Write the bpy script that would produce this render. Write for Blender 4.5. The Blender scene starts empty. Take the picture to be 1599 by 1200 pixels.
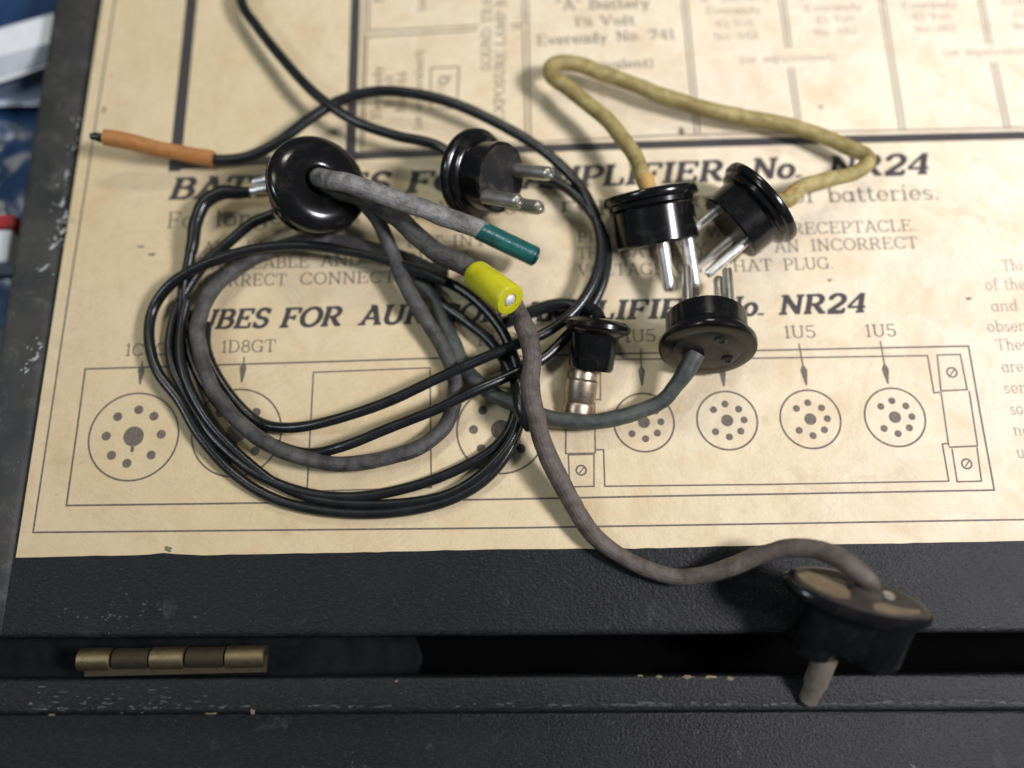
import bpy, bmesh, math, random
import numpy as np
from mathutils import Vector, Matrix, noise
random.seed(7)
C = bpy.context.scene.collection
SC = bpy.context.scene

# ------------------------------------------------------------------ camera
FPX = 1350.0                       # focal length in photograph pixels (1600 wide)
D0 = 0.314                         # metres from the lens to the sheet along the optical axis
_x = Vector((1, -0.0247, 0)).normalized()
_y = Vector((-110, -4450, FPX)).normalized()
_z = _x.cross(_y).normalized()
CVX = Vector((_x.x, _y.x, _z.x)); CVY = Vector((_x.y, _y.y, _z.y)); CVZ = Vector((_x.z, _y.z, _z.z))
CAM = -CVZ * D0
def W(px, py, z=0.0):
    """point at height z (metres) that the photograph shows at pixel px, py"""
    d = CVX * ((px - 800) / FPX) + CVY * ((py - 600) / FPX) + CVZ
    t = (z - CAM.z) / d.z
    return CAM + d * t
def depth(p):
    return (p - CAM).dot(CVZ)
def mpp(p):
    """metres per photograph pixel at p"""
    return depth(p) / FPX
def cdir(x, y, z):
    """direction from (right, up, towards the viewer) to world"""
    return (CVX * x - CVY * y - CVZ * z).normalized()

cd = bpy.data.cameras.new('camera'); cam = bpy.data.objects.new('camera', cd); C.objects.link(cam)
m = Matrix((CVX, -CVY, -CVZ)).transposed().to_4x4(); m.translation = CAM; cam.matrix_world = m
cd.sensor_width = 36; cd.sensor_fit = 'HORIZONTAL'; cd.lens = FPX / 1600 * 36
cd.clip_start = 0.01; cd.clip_end = 20
cd.dof.use_dof = True; cd.dof.focus_distance = 0.297; cd.dof.aperture_fstop = 2.4
SC.camera = cam

# ------------------------------------------------------------------ light
w = bpy.data.worlds.new('World'); SC.world = w; w.use_nodes = True
bg = w.node_tree.nodes['Background']; bg.inputs[0].default_value = (0.80, 0.90, 1.0, 1); bg.inputs[1].default_value = 0.10
def lamp(name, loc, aim, sx, sy, power, col, spread=180):
    l = bpy.data.lights.new(name, 'AREA'); l.shape = 'RECTANGLE'; l.size = sx; l.size_y = sy; l.energy = power; l.color = col; l.spread = math.radians(spread)
    o = bpy.data.objects.new(name, l); C.objects.link(o)
    o.location = loc; o.rotation_euler = (Vector(aim) - Vector(loc)).to_track_quat('-Z', 'Y').to_euler()
    return o
lamp('ceiling_lamp', (0.08, 0.85, 1.00), (0.05, 0.12, 0), 0.26, 0.10, 3.1, (1.0, 0.95, 0.80))
lamp('ceiling_lamp', tuple(cdir(-0.42, 0.50, 0.75) * 1.3), (0.05, 0.12, 0), 0.20, 0.20, 1.35, (1.0, 0.93, 0.74))
lamp('ceiling_lamp', (0.66, -0.11, 0.74), (0.20, 0.16, 0), 0.20, 0.16, 3.8, (0.98, 0.95, 1.0), 100)
lamp('ceiling_lamp', (-1.0, -0.06, 1.12), (0, 0.1, 0), 0.18, 0.24, 2.6, (0.80, 0.90, 1.0), 140)
SC.view_settings.view_transform = 'Standard'; SC.view_settings.look = 'None'
SC.view_settings.exposure = 0.0; SC.view_settings.gamma = 1.0

# ------------------------------------------------------------------ materials
class NT:
    def __init__(s, name):
        s.m = bpy.data.materials.new(name); s.m.use_nodes = True
        s.t = s.m.node_tree; s.b = s.t.nodes['Principled BSDF']
    def n(s, typ, **kw):
        nd = s.t.nodes.new(typ)
        for k, v in kw.items():
            if k.startswith('i_'): nd.inputs[k[2:].replace('_', ' ')].default_value = v
            else: setattr(nd, k, v)
        return nd
    def l(s, a, b): s.t.links.new(a, b)
    def coord(s, kind='Object'): return s.n('ShaderNodeTexCoord').outputs[kind]
    def noise(s, scale, detail=4, rough=0.55, vec=None, dist=0.0):
        nd = s.n('ShaderNodeTexNoise'); nd.inputs['Scale'].default_value = scale; nd.inputs['Detail'].default_value = detail
        nd.inputs['Roughness'].default_value = rough; nd.inputs['Distortion'].default_value = dist
        s.l(vec if vec is not None else s.coord(), nd.inputs['Vector']); return nd.outputs['Fac']
    def ramp(s, fac, stops):
        r = s.n('ShaderNodeValToRGB'); e = r.color_ramp.elements
        e[0].position, e[0].color = stops[0][0], (*stops[0][1], 1); e[1].position, e[1].color = stops[-1][0], (*stops[-1][1], 1)
        for p, c in stops[1:-1]:
            q = e.new(p); q.color = (*c, 1)
        s.l(fac, r.inputs[0]); return r.outputs[0]
    def mix(s, fac, a, b, mode='MIX'):
        nd = s.n('ShaderNodeMix', data_type='RGBA', blend_type=mode)
        if isinstance(fac, float): nd.inputs[0].default_value = fac
        else: s.l(fac, nd.inputs[0])
        for v, k in ((a, 6), (b, 7)):
            if isinstance(v, tuple): nd.inputs[k].default_value = (*v, 1)
            else: s.l(v, nd.inputs[k])
        return nd.outputs[2]
    def math(s, op, a, b=0.0):
        nd = s.n('ShaderNodeMath', operation=op)
        for v, k in ((a, 0), (b, 1)):
            if isinstance(v, (int, float)): nd.inputs[k].default_value = v
            else: s.l(v, nd.inputs[k])
        return nd.outputs[0]
    def bump(s, h, strength, dist=0.001, prev=None):
        nd = s.n('ShaderNodeBump'); nd.inputs['Strength'].default_value = strength; nd.inputs['Distance'].default_value = dist
        s.l(h, nd.inputs['Height'])
        if prev: s.l(prev, nd.inputs['Normal'])
        return nd.outputs[0]
    def set(s, **kw):
        for k, v in kw.items():
            k = k.replace('_', ' ')
            if isinstance(v, tuple): s.b.inputs[k].default_value = (*v, 1) if len(v) == 3 else v
            elif isinstance(v, (int, float)): s.b.inputs[k].default_value = v
            else: s.l(v, s.b.inputs[k])
        return s.m

def blk(v): return (v, v, v)
WHITE, BLACK = blk(1.0), blk(0.0)

def mat_paper():
    t = NT('aged_paper')
    big = t.noise(14, 3, 0.6); mid = t.noise(55, 5, 0.65, dist=0.6); fine = t.noise(900, 3, 0.6); blot = t.noise(26, 6, 0.7, dist=1.5)
    c = t.ramp(big, [(0.3, (0.62, 0.50, 0.285)), (0.5, (0.69, 0.585, 0.375)), (0.7, (0.75, 0.665, 0.47))])
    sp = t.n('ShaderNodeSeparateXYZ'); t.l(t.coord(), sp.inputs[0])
    age_falloff = t.math('ADD', t.math('MULTIPLY', sp.outputs[0], -1.7), t.math('MULTIPLY', sp.outputs[1], -1.0))  # light falloff and yellowing put into colour: tan lower left, pale upper right
    age_falloff = t.math('ADD', age_falloff, t.math('MULTIPLY', t.math('SUBTRACT', big, 0.5), 0.9))
    c = t.mix(t.ramp(t.math('ADD', age_falloff, 0.5), [(0.30, BLACK), (0.85, blk(0.50))]), c, (0.56, 0.43, 0.25))
    c = t.mix(t.ramp(t.math('ADD', age_falloff, 0.5), [(0.10, blk(0.65)), (0.55, BLACK)]), c, (0.78, 0.73, 0.62))
    crs = t.noise(9, 8, 0.8, dist=2.2); c = t.mix(t.ramp(crs, [(0.485, BLACK), (0.50, blk(0.22)), (0.515, BLACK)]), c, (0.35, 0.26, 0.15))
    c = t.mix(t.ramp(mid, [(0.45, BLACK), (0.75, blk(0.5))]), c, (0.56, 0.37, 0.19))
    c = t.mix(t.ramp(blot, [(0.60, BLACK), (0.68, blk(0.30)), (0.75, blk(0.45))]), c, (0.42, 0.31, 0.17))
    c = t.mix(t.ramp(fine, [(0.3, blk(0.10)), (0.7, BLACK)]), c, (0.35, 0.26, 0.16))
    spk = t.noise(420, 2, 0.5); c = t.mix(t.ramp(spk, [(0.74, BLACK), (0.80, blk(0.55))]), c, (0.25, 0.17, 0.10))
    h = t.math('ADD', t.noise(40, 5, 0.6), t.math('MULTIPLY', fine, 0.06))
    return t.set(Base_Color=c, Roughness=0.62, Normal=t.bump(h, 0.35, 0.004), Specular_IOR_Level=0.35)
def mat_ink():
    t = NT('printing_ink')
    c = t.ramp(t.noise(1500, 3, 0.6), [(0.3, (0.022, 0.019, 0.023)), (0.75, (0.065, 0.055, 0.055))])
    return t.set(Base_Color=c, Roughness=0.6)
def mat_ink_fine(name='faded_printing_ink', k=1.0):
    t = NT(name)
    c = t.ramp(t.noise(1100, 3, 0.65), [(0.3, (0.075 * k, 0.062 * k, 0.056 * k)), (0.7, (0.19 * k, 0.15 * k, 0.11 * k))])
    return t.set(Base_Color=c, Roughness=0.6)
def mat_leather(name, base=0.022, wear=0.5, seed=0.0):
    t = NT(name)
    mp = t.n('ShaderNodeMapping'); mp.inputs['Location'].default_value = (seed, seed * 2, 0); t.l(t.coord(), mp.inputs[0]); v = mp.outputs[0]
    vo = t.n('ShaderNodeTexVoronoi', feature='SMOOTH_F1'); vo.inputs['Scale'].default_value = 1050; t.l(v, vo.inputs['Vector'])
    st = t.n('ShaderNodeMapping'); st.inputs['Scale'].default_value = (0.45, 1.0, 1.0); t.l(v, st.inputs[0])
    gr = t.noise(1250, 4, 0.7, st.outputs[0]); big = t.noise(24, 5, 0.65, v); sc = t.noise(75, 7, 0.75, v, 0.8)
    c = t.ramp(big, [(0.3, (base * 0.75, base * 0.85, base * 1.0)), (0.7, (base * 1.8, base * 2.0, base * 2.2))])
    c = t.mix(t.ramp(gr, [(0.50, BLACK), (0.72, blk(0.7))]), c, (base * 5.6, base * 6.2, base * 6.8))
    c = t.mix(t.ramp(sc, [(0.60, BLACK), (0.72, blk(wear * 0.55))]), c, (0.075, 0.078, 0.080))
    c = t.mix(t.ramp(t.noise(190, 6, 0.8, v, 0.5), [(0.66, BLACK), (0.74, blk(wear * 0.8))]), c, (0.30, 0.30, 0.28))
    h = t.math('ADD', t.math('MULTIPLY', vo.outputs['Distance'], 0.7), gr)
    rr = t.n('ShaderNodeMapRange'); rr.inputs[3].default_value = 0.36; rr.inputs[4].default_value = 0.62; t.l(big, rr.inputs[0])
    return t.set(Base_Color=c, Roughness=rr.outputs[0], Normal=t.bump(h, 0.5, 0.0005), Specular_IOR_Level=0.26)
def mat_scuff():
    t = NT('scuffed_rim_leather')
    v = t.coord()
    gr = t.noise(800, 4, 0.7); big = t.noise(28, 5, 0.65)
    c = t.ramp(big, [(0.35, (0.010, 0.011, 0.013)), (0.62, (0.042, 0.041, 0.037))])
    c = t.mix(t.ramp(t.noise(110, 6, 0.75, dist=0.6), [(0.54, BLACK), (0.70, blk(0.45))]), c, (0.13, 0.13, 0.12))
    c = t.mix(t.ramp(t.noise(240, 6, 0.8, dist=0.9), [(0.665, BLACK), (0.70, blk(0.8))]), c, (0.42, 0.43, 0.42))
    return t.set(Base_Color=c, Roughness=0.55, Normal=t.bump(gr, 0.5, 0.0006))
def mat_bare():
    t = NT('bare_chipped_board')
    c = t.ramp(t.noise(600, 4, 0.7), [(0.35, (0.20, 0.21, 0.21)), (0.7, (0.50, 0.51, 0.50))])
    return t.set(Base_Color=c, Roughness=0.8)
def mat_bakelite(name='black_bakelite', base=0.0045, dust=0.20, rough=0.12):
    t = NT(name)
    d = t.ramp(t.noise(160, 6, 0.75, dist=0.4), [(0.52, BLACK), (0.78, blk(dust))])
    c = t.mix(d, (base, base, base * 1.05), (0.12, 0.105, 0.085))
    r = t.n('ShaderNodeMapRange'); r.inputs[3].default_value = rough; r.inputs[4].default_value = rough + 0.13; t.l(t.noise(220, 5, 0.7), r.inputs[0])
    return t.set(Base_Color=c, Roughness=r.outputs[0], Normal=t.bump(t.noise(500, 4), 0.03, 0.0003), Specular_IOR_Level=0.42)
def mat_wire(name, c0, c1, rough, weave=0.0, dirt=None, dirt_amt=0.5):
    t = NT(name)
    c = t.ramp(t.noise(150, 6, 0.75, dist=0.4), [(0.36, c0), (0.62, c1)])
    if dirt: c = t.mix(t.ramp(t.noise(70, 6, 0.75), [(0.48, BLACK), (0.7, blk(dirt_amt))]), c, dirt)
    h = t.noise(700, 4, 0.7)
    if weave:
        uv = t.n('ShaderNodeTexCoord').outputs['UV']; sp = t.n('ShaderNodeSeparateXYZ'); t.l(uv, sp.inputs[0])
        a = t.math('SINE', t.math('ADD', t.math('MULTIPLY', sp.outputs[0], 7500), t.math('MULTIPLY', sp.outputs[1], 50.27)))
        b = t.math('SINE', t.math('SUBTRACT', t.math('MULTIPLY', sp.outputs[0], 7500), t.math('MULTIPLY', sp.outputs[1], 50.27)))
        k = t.math('MULTIPLY', a, b)
        c = t.mix(t.ramp(t.math('ADD', t.math('MULTIPLY', k, 0.5), 0.5), [(0.1, blk(0.45 * weave)), (0.6, BLACK)]), c, tuple(q * 0.4 for q in c0))
        h = t.math('ADD', t.math('MULTIPLY', k, 0.5 * weave), h)
    return t.set(Base_Color=c, Roughness=rough, Normal=t.bump(h, 0.35 if weave else 0.12, 0.0006))
def mat_metal(name, col, rough=0.18, tarnish=(0.12, 0.10, 0.07), amt=0.5):
    t = NT(name)
    c = t.mix(t.ramp(t.noise(320, 5, 0.75), [(0.5, BLACK), (0.75, blk(amt))]), col, tarnish)
    r = t.n('ShaderNodeMapRange'); r.inputs[3].default_value = rough; r.inputs[4].default_value = rough + 0.3; t.l(t.noise(400, 4), r.inputs[0])
    return t.set(Base_Color=c, Roughness=r.outputs[0], Metallic=1.0)
def mat_plastic(name, c0, c1, rough=0.3, scale=140, grime=0.0):
    t = NT(name)
    c = t.ramp(t.noise(scale, 5, 0.65), [(0.3, c0), (0.7, c1)])
    if grime: c = t.mix(t.ramp(t.noise(210, 7, 0.8, dist=0.7), [(0.52, BLACK), (0.72, blk(grime))]), c, (0.06, 0.05, 0.03))
    return t.set(Base_Color=c, Roughness=rough, Normal=t.bump(t.noise(500, 4), 0.1 + 0.2 * (grime > 0), 0.0005))

M = dict(
    paper=mat_paper(), ink=mat_ink(), ink2=mat_ink_fine(), ink3=mat_ink_fine('pale_printing_ink', 3.0), leather=mat_leather('black_leatherette', 0.0052, 0.75), wall=mat_leather('worn_leatherette', 0.0055, 1.0, 3.1),  # third ink is only paler, for print towards the right
    scuff=mat_scuff(), bare=mat_bare(), bak=mat_bakelite(), bakd=mat_bakelite('dusty_bakelite', 0.010, 0.65, 0.32), bakf=mat_bakelite('matt_bakelite_face', 0.014, 0.8, 0.34),
    black=mat_wire('black_rubber_insulation', (0.0055, 0.006, 0.0065), (0.013, 0.0145, 0.016), 0.27),
    grey=mat_wire('grey_fabric_cable', (0.022, 0.021, 0.020), (0.100, 0.097, 0.091), 0.62, 0.4, (0.022, 0.021, 0.020), 0.85),
    greyl=mat_wire('lit_grey_fabric', (0.062, 0.060, 0.056), (0.29, 0.285, 0.275), 0.62, 0.4, (0.07, 0.065, 0.055), 0.6),  # paler copy of the grey fabric, its lit look put into the colour
    brown=mat_wire('brown_grey_fabric_cable', (0.052, 0.039, 0.033), (0.150, 0.120, 0.106), 0.68, 0.5, (0.05, 0.04, 0.035)),
    green=mat_wire('dark_green_rubber_cable', (0.022, 0.030, 0.027), (0.068, 0.078, 0.068), 0.50, 0.0, (0.09, 0.085, 0.07)),
    yellow=mat_wire('yellowed_fabric_cable', (0.205, 0.155, 0.040), (0.42, 0.35, 0.14), 0.55, 0.6, (0.21, 0.13, 0.045), 0.55),
    fray=mat_wire('frayed_orange_thread', (0.36, 0.22, 0.075), (0.50, 0.30, 0.10), 0.8),
    silver=mat_metal('nickel_plated_pin', (0.88, 0.86, 0.84), 0.28, (0.30, 0.26, 0.20), 0.35), dull=mat_metal('dull_nickel_pin', (0.55, 0.53, 0.48), 0.26, (0.20, 0.17, 0.13), 0.5), wornpin=mat_metal('brown_worn_pin', (0.62, 0.54, 0.43), 0.42, (0.35, 0.28, 0.2), 0.5),
    brass=mat_metal('tarnished_brass', (0.24, 0.19, 0.11), 0.34, (0.10, 0.07, 0.04), 0.8), dullbrass=mat_metal('dark_dull_brass', (0.085, 0.068, 0.046), 0.55, (0.06, 0.05, 0.04), 0.8),
    orange=mat_plastic('orange_brown_sleeving', (0.30, 0.115, 0.030), (0.46, 0.21, 0.06), 0.42, grime=0.5), teal=mat_plastic('teal_plastic_sleeve', (0.005, 0.060, 0.058), (0.010, 0.11, 0.10), 0.26, grime=0.45),
    lime=mat_plastic('bright_yellow_plastic', (0.50, 0.49, 0.010), (0.60, 0.56, 0.015), 0.34, grime=0.5), white=mat_plastic('white_paper', (0.66, 0.69, 0.74), (0.78, 0.80, 0.83), 0.6),
    bag=mat_plastic('blue_plastic_film', (0.010, 0.030, 0.090), (0.030, 0.080, 0.19), 0.24, 30), red=mat_plastic('red_card', (0.30, 0.012, 0.022), (0.42, 0.03, 0.04), 0.35),
    table=mat_plastic('dark_table', (0.03, 0.04, 0.06), (0.06, 0.07, 0.09), 0.45),
    shank=mat_metal('browned_shank', (0.50, 0.41, 0.31), 0.24, (0.12, 0.10, 0.08), 0.8),
    wear=mat_plastic('rubbed_grey_leatherette', (0.035, 0.037, 0.040), (0.105, 0.108, 0.110), 0.7, 300),
    film=mat_plastic('pale_blue_grey_film', (0.09, 0.12, 0.18), (0.17, 0.21, 0.28), 0.22, 40),
    cloth=mat_plastic('dark_hinge_cloth', (0.005, 0.0055, 0.006), (0.012, 0.013, 0.014), 0.95),
    tin=mat_metal('bright_tinned_contact', (0.95, 0.95, 0.95), 0.55, (0.8, 0.8, 0.8), 0.2),
    tan=mat_plastic('tan_lit_plate', (0.11, 0.082, 0.050), (0.19, 0.14, 0.085), 0.6), void=mat_plastic('dark_gap_shade', (0.0006, 0.0006, 0.0006), (0.0012, 0.0012, 0.0012), 0.95),  # tan paints the lit plate, void paints the shade in the gap
    dirt=mat_plastic('dark_brown_grime', (0.018, 0.014, 0.011), (0.045, 0.036, 0.028), 0.7),
    glue=mat_plastic('dried_glue', (0.13, 0.105, 0.055), (0.21, 0.17, 0.09), 0.6),
)

M['cloth'].node_tree.nodes['Principled BSDF'].inputs['Specular IOR Level'].default_value = 0.08
M['void'].node_tree.nodes['Principled BSDF'].inputs['Specular IOR Level'].default_value = 0.05
# ------------------------------------------------------------------ object helpers
def link(name, me, mat=None, parent=None, smooth=False):
    o = bpy.data.objects.new(name, me); C.objects.link(o)
    if mat: me.materials.append(mat)
    if smooth:
        me.polygons.foreach_set('use_smooth', [True] * len(me.polygons))
    if parent: o.parent = parent
    return o
def mesh(name, vs, fs, mat=None, parent=None, smooth=False):
    me = bpy.data.meshes.new(name); me.from_pydata([tuple(v) for v in vs], [], fs); me.update()
    return link(name, me, mat, parent, smooth)
def from_bm(name, bm, mat=None, parent=None, smooth=False):
    me = bpy.data.meshes.new(name); bm.to_mesh(me); bm.free()
    o = link(name, me, mat, parent, smooth); return o
def autosmooth(o, ang=40):
    me = o.data; bm = bmesh.new(); bm.from_mesh(me)
    for e in bm.edges:
        e.smooth = not (len(e.link_faces) == 2 and e.calc_face_angle(0) > math.radians(ang))
    for f in bm.faces: f.smooth = True
    bm.to_mesh(me); bm.free(); return o
def thing(name, label, cat, loc=(0, 0, 0), group=None):
    o = bpy.data.objects.new(name, None); C.objects.link(o); o.location = loc; o.empty_display_size = 0.01
    o['label'] = label; o['category'] = cat
    if group: o['group'] = group
    return o
def tag(o, label, cat, group=None):
    o['label'] = label; o['category'] = cat
    if group: o['group'] = group
    return o
def cr(pts, n=10):
    """centripetal-ish Catmull-Rom through tuples"""
    P = [np.array(p, float) for p in pts]; P = [2 * P[0] - P[1]] + P + [2 * P[-1] - P[-2]]
    out = []
    for i in range(1, len(P) - 2):
        for k in range(n):
            t = k / n; a, b, c, d = P[i - 1], P[i], P[i + 1], P[i + 2]
            out.append(0.5 * (2 * b + (c - a) * t + (2 * a - 5 * b + 4 * c - d) * t * t + (3 * b - a - 3 * c + d) * t ** 3))
    out.append(P[-2]); return out
def tube(name, pts, width_px, mat, parent, seg=14, n=9, wob=0.03, caps=True, seed=0):
    """cable through (px, py, z mm[, width px]) points read off the photograph"""
    full = [(p[0], p[1], p[2], p[3] if len(p) > 3 else width_px) for p in pts]
    cs = cr(full, n); cen = []; rad = []
    for c in cs:
        z = max(c[2], 0.2) / 1000; q = W(c[0], c[1], z)
        if wob >= 0.04: q = q + Vector((noise.noise(q * 110 + Vector((seed, 0, 0))), noise.noise(q * 110 + Vector((0, seed, 9))), 0.3 * noise.noise(q * 90))) * 0.00055
        cen.append(q); rad.append(c[3] * 0.5 * mpp(q))
    vs = []; fs = []; T = [(cen[min(i + 1, len(cen) - 1)] - cen[max(i - 1, 0)]).normalized() for i in range(len(cen))]
    nrm = T[0].orthogonal().normalized(); L = 0; Ls = []
    for i, (q, r) in enumerate(zip(cen, rad)):
        if i: L += (q - cen[i - 1]).length
        Ls.append(L)
        nrm = (nrm - T[i] * nrm.dot(T[i])).normalized(); bi = T[i].cross(nrm)
        r *= 1 + 1.5 * wob * (noise.noise(Vector((L * 90, seed * 3.1, 0.5))) + 0.6 * noise.noise(Vector((L * 300, seed, 2))))
        for k in range(seg):
            a = 2 * math.pi * k / seg; vs.append(q + (nrm * math.cos(a) + bi * math.sin(a)) * r)
    N = len(cen)
    for i in range(N - 1):
        for k in range(seg):
            fs.append((i * seg + k, i * seg + (k + 1) % seg, (i + 1) * seg + (k + 1) % seg, (i + 1) * seg + k))
    uvs = []
    for i in range(N - 1):
        for k in range(seg):
            uvs += [(Ls[i], k / seg), (Ls[i], (k + 1) / seg), (Ls[i + 1], (k + 1) / seg), (Ls[i + 1], k / seg)]
    if caps:
        fs.append(tuple(range(seg))[::-1]); fs.append(tuple((N - 1) * seg + k for k in range(seg))); uvs += [(0, 0)] * (2 * seg)
    me = bpy.data.meshes.new(name); me.from_pydata([tuple(v) for v in vs], [], fs); me.update()
    ul = me.uv_layers.new(name='UVMap'); ul.data.foreach_set('uv', [x for p in uvs for x in p])
    o = link(name, me, mat, parent, True)
    return autosmooth(o, 60)
def lathe(name, prof, mat, parent, M4, seg=48, sx=1.0, sy=1.0, ang=35):
    """closed profile of (r, z) turned round the local z axis, placed by M4"""
    vs = []; fs = []; n = len(prof)
    for r, z in prof:
        for k in range(seg):
            a = 2 * math.pi * k / seg; vs.append(M4 @ Vector((r * math.cos(a) * sx, r * math.sin(a) * sy, z)))
    for i in range(n - 1):
        for k in range(seg):
            fs.append((i * seg + k, i * seg + (k + 1) % seg, (i + 1) * seg + (k + 1) % seg, (i + 1) * seg + k))
    fs.append(tuple(range(seg))[::-1]); fs.append(tuple((n - 1) * seg + k for k in range(seg)))
    me = bpy.data.meshes.new(name); me.from_pydata([tuple(v) for v in vs], [], fs); me.update()
    bm = bmesh.new(); bm.from_mesh(me); bmesh.ops.remove_doubles(bm, verts=bm.verts, dist=1e-7); bmesh.ops.recalc_face_normals(bm, faces=bm.faces); bm.to_mesh(me); bm.free()
    return autosmooth(link(name, me, mat, parent), ang)
def frame(p, axis, roll_hint):
    """matrix at p with local z along axis and local x as near roll_hint as it can be"""
    a = axis.normalized(); x = (roll_hint - a * roll_hint.dot(a)).normalized(); y = a.cross(x)
    mm = Matrix((x, y, a)).transposed().to_4x4(); mm.translation = p; return mm
def box(bm, x0, x1, y0, y1, z0, z1):
    v = [bm.verts.new(p) for p in ((x0, y0, z0), (x1, y0, z0), (x1, y1, z0), (x0, y1, z0), (x0, y0, z1), (x1, y0, z1), (x1, y1, z1), (x0, y1, z1))]
    for f in ((3, 2, 1, 0), (4, 5, 6, 7), (0, 1, 5, 4), (1, 2, 6, 5), (2, 3, 7, 6), (3, 0, 4, 7)): bm.faces.new([v[i] for i in f])
    return v

# ------------------------------------------------------------------ setting and case
def paperz(x, y):
    return 0.0002 + 0.00022 * noise.noise(Vector((x * 16, y * 16, 1.0))) + 0.00008 * noise.noise(Vector((x * 50, y * 50, 4.0)))

TABLE_Z = -0.034
bm = bmesh.new(); box(bm, -1.1, 1.1, -0.9, 1.1, TABLE_Z - 0.03, TABLE_Z)
table = from_bm('table_top', bm, M['table']); table['kind'] = 'structure'

case = thing('equipment_case', 'worn black leatherette case with its lid opened flat and a printed sheet glued inside', 'case', (0, 0, TABLE_Z))
def child(o):
    """parts are built in world space: keep them there under a parent that stands elsewhere"""
    o.matrix_parent_inverse = Matrix.Translation(-Vector(o.parent.location)); return o

def prism(name, poly, z0, z1, mat, parent, bev=0.0, seg=3):
    """poly: world xy points"""
    bm = bmesh.new(); n = len(poly)
    a = [bm.verts.new((p[0], p[1], z0)) for p in poly]; b = [bm.verts.new((p[0], p[1], z1)) for p in poly]
    bm.faces.new(a[::-1]); bm.faces.new(b)
    for i in range(n): bm.faces.new((a[i], a[(i + 1) % n], b[(i + 1) % n], b[i]))
    bmesh.ops.recalc_face_normals(bm, faces=bm.faces)
    if bev: bmesh.ops.bevel(bm, geom=[e for e in bm.edges if min(v.co.z for v in e.verts) > z1 - 1e-6], offset=bev, segments=seg, affect='EDGES', profile=0.5)
    o = from_bm(name, bm, mat, parent); autosmooth(o, 50); return child(o) if parent else o

def px(p, z=0.0): q = W(p[0], p[1], z); return (q.x, q.y)
def ext(a, b, t): return (a[0] + (b[0] - a[0]) * t, a[1] + (b[1] - a[1]) * t)

# lid: inner panel and the raised left rim
rim_out_t, rim_out_b = px((82, 0), 0.0012), px((-62, 905), 0.0012)
rim_in_t, rim_in_b = px((157, 0)), px((23, 872))
lid_bl, lid_br = px((-90, 1000)), px((1700, 993))
lo_t = ext(rim_out_b, rim_out_t, 1.2); lo_b = ext(rim_out_t, rim_out_b, 1.13)
li_t = ext(rim_in_b, rim_in_t, 1.2); li_b = ext(rim_in_t, rim_in_b, 1.16)
FARX = px((1790, 300))[0]; FARY = px((800, -230))[1]
prism('lid_panel', [(li_b[0] - 0.002, lid_bl[1]), (FARX, lid_br[1]), (FARX, FARY), (li_t[0] - 0.002, FARY)], -0.016, 0.0, M['leather'], case, 0.0022, 4)
prism('lid_rim', [(lo_b[0], lid_bl[1] + 0.0005), (li_b[0], lid_bl[1] + 0.0005), (rim_in_b[0], rim_in_b[1]), (li_t[0], FARY), (lo_t[0], FARY)], -0.018, 0.0013, M['scuff'], case, 0.0032, 4)
# chipped places on the inner edge of the rim, bare board showing
def chip(cx, cy, L, wd, ang, seed):
    rnd = random.Random(seed); c = W(cx, cy, 0.0013); s = mpp(c); n = 16; vs = [(c.x, c.y, 0.00136)]
    for k in range(n):
        a = 2 * math.pi * k / n; r = rnd.uniform(0.45, 1.1)
        u, v = math.cos(a) * L * r * s, math.sin(a) * wd * r * s
        vs.append((c.x + u * math.cos(ang) - v * math.sin(ang), c.y + u * math.sin(ang) + v * math.cos(ang), 0.00135))
    o = mesh('chip', vs, [(0, 1 + k, 1 + (k + 1) % n) for k in range(n)], M['bare'], case); child(o)
rnd = random.Random(77)
for i, (cx, cy, L, wd, a) in enumerate(((97, 318, 9, 5, 1.2), (103, 336, 12, 4, 1.5), (98, 362, 7, 5, 1.0), (83, 385, 12, 4, 0.7), (70, 418, 14, 4, 0.8), (104, 272, 10, 3, 1.4), (55, 560, 9, 4, 0.6), (42, 580, 9, 3, 0.9),
                                        (92, 345, 6, 3, 0.4), (86, 372, 6, 3, 1.9), (115, 232, 8, 2.5, 1.4), (64, 543, 6, 2.5, 0.9), (121, 196, 7, 2, 1.4))):
    chip(cx, cy, L * 0.85, wd * 0.9, a, i)
    for k in range(4):
        chip(cx + rnd.gauss(0, 7), cy + rnd.gauss(0, 9), rnd.uniform(1.5, 4), rnd.uniform(0.8, 2), a + rnd.uniform(-.6, .6), 40 + 7 * i + k)

# the printed sheet
P_tl = ext(px((25, 872)), px((161, 0)), 1.22); P_bl = px((25, 872))
bot = [(25, 872), (120, 869), (200, 868), (248, 866), (262, 861), (276, 866), (320, 868), (400, 866), (520, 864), (660, 861), (800, 858), (1000, 857), (1200, 852), (1400, 849), (1599, 845), (1790, 842)]
NX, NY = 90, 64; vs = []; fs = []
bw = [px(p) for p in bot]
def boty(t):
    x = bw[0][0] + (FARX - 0.004 - bw[0][0]) * t
    for a, b in zip(bw, bw[1:]):
        if a[0] <= x <= b[0]:
            y = a[1] + (b[1] - a[1]) * (x - a[0]) / (b[0] - a[0]); return x, y + 0.00035 * noise.noise(Vector((x * 260, 3, 3)))
    return x, bw[-1][1]
for j in range(NY + 1):
    for i in range(NX + 1):
        x, y = boty(i / NX); yt = P_tl[1]; xt = P_tl[0] + (x - bw[0][0]) * 1.0
        t = j / NY; X = x + (xt - x) * t; Y = y + (yt - y) * t
        vs.append((X, Y, paperz(X, Y)))
for j in range(NY):
    for i in range(NX):
        a = j * (NX + 1) + i; fs.append((a, a + 1, a + NX + 2, a + NX + 1))
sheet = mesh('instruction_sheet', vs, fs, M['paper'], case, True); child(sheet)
sheet['label'] = 'yellowed paper sheet printed with battery and tube instructions'
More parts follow.
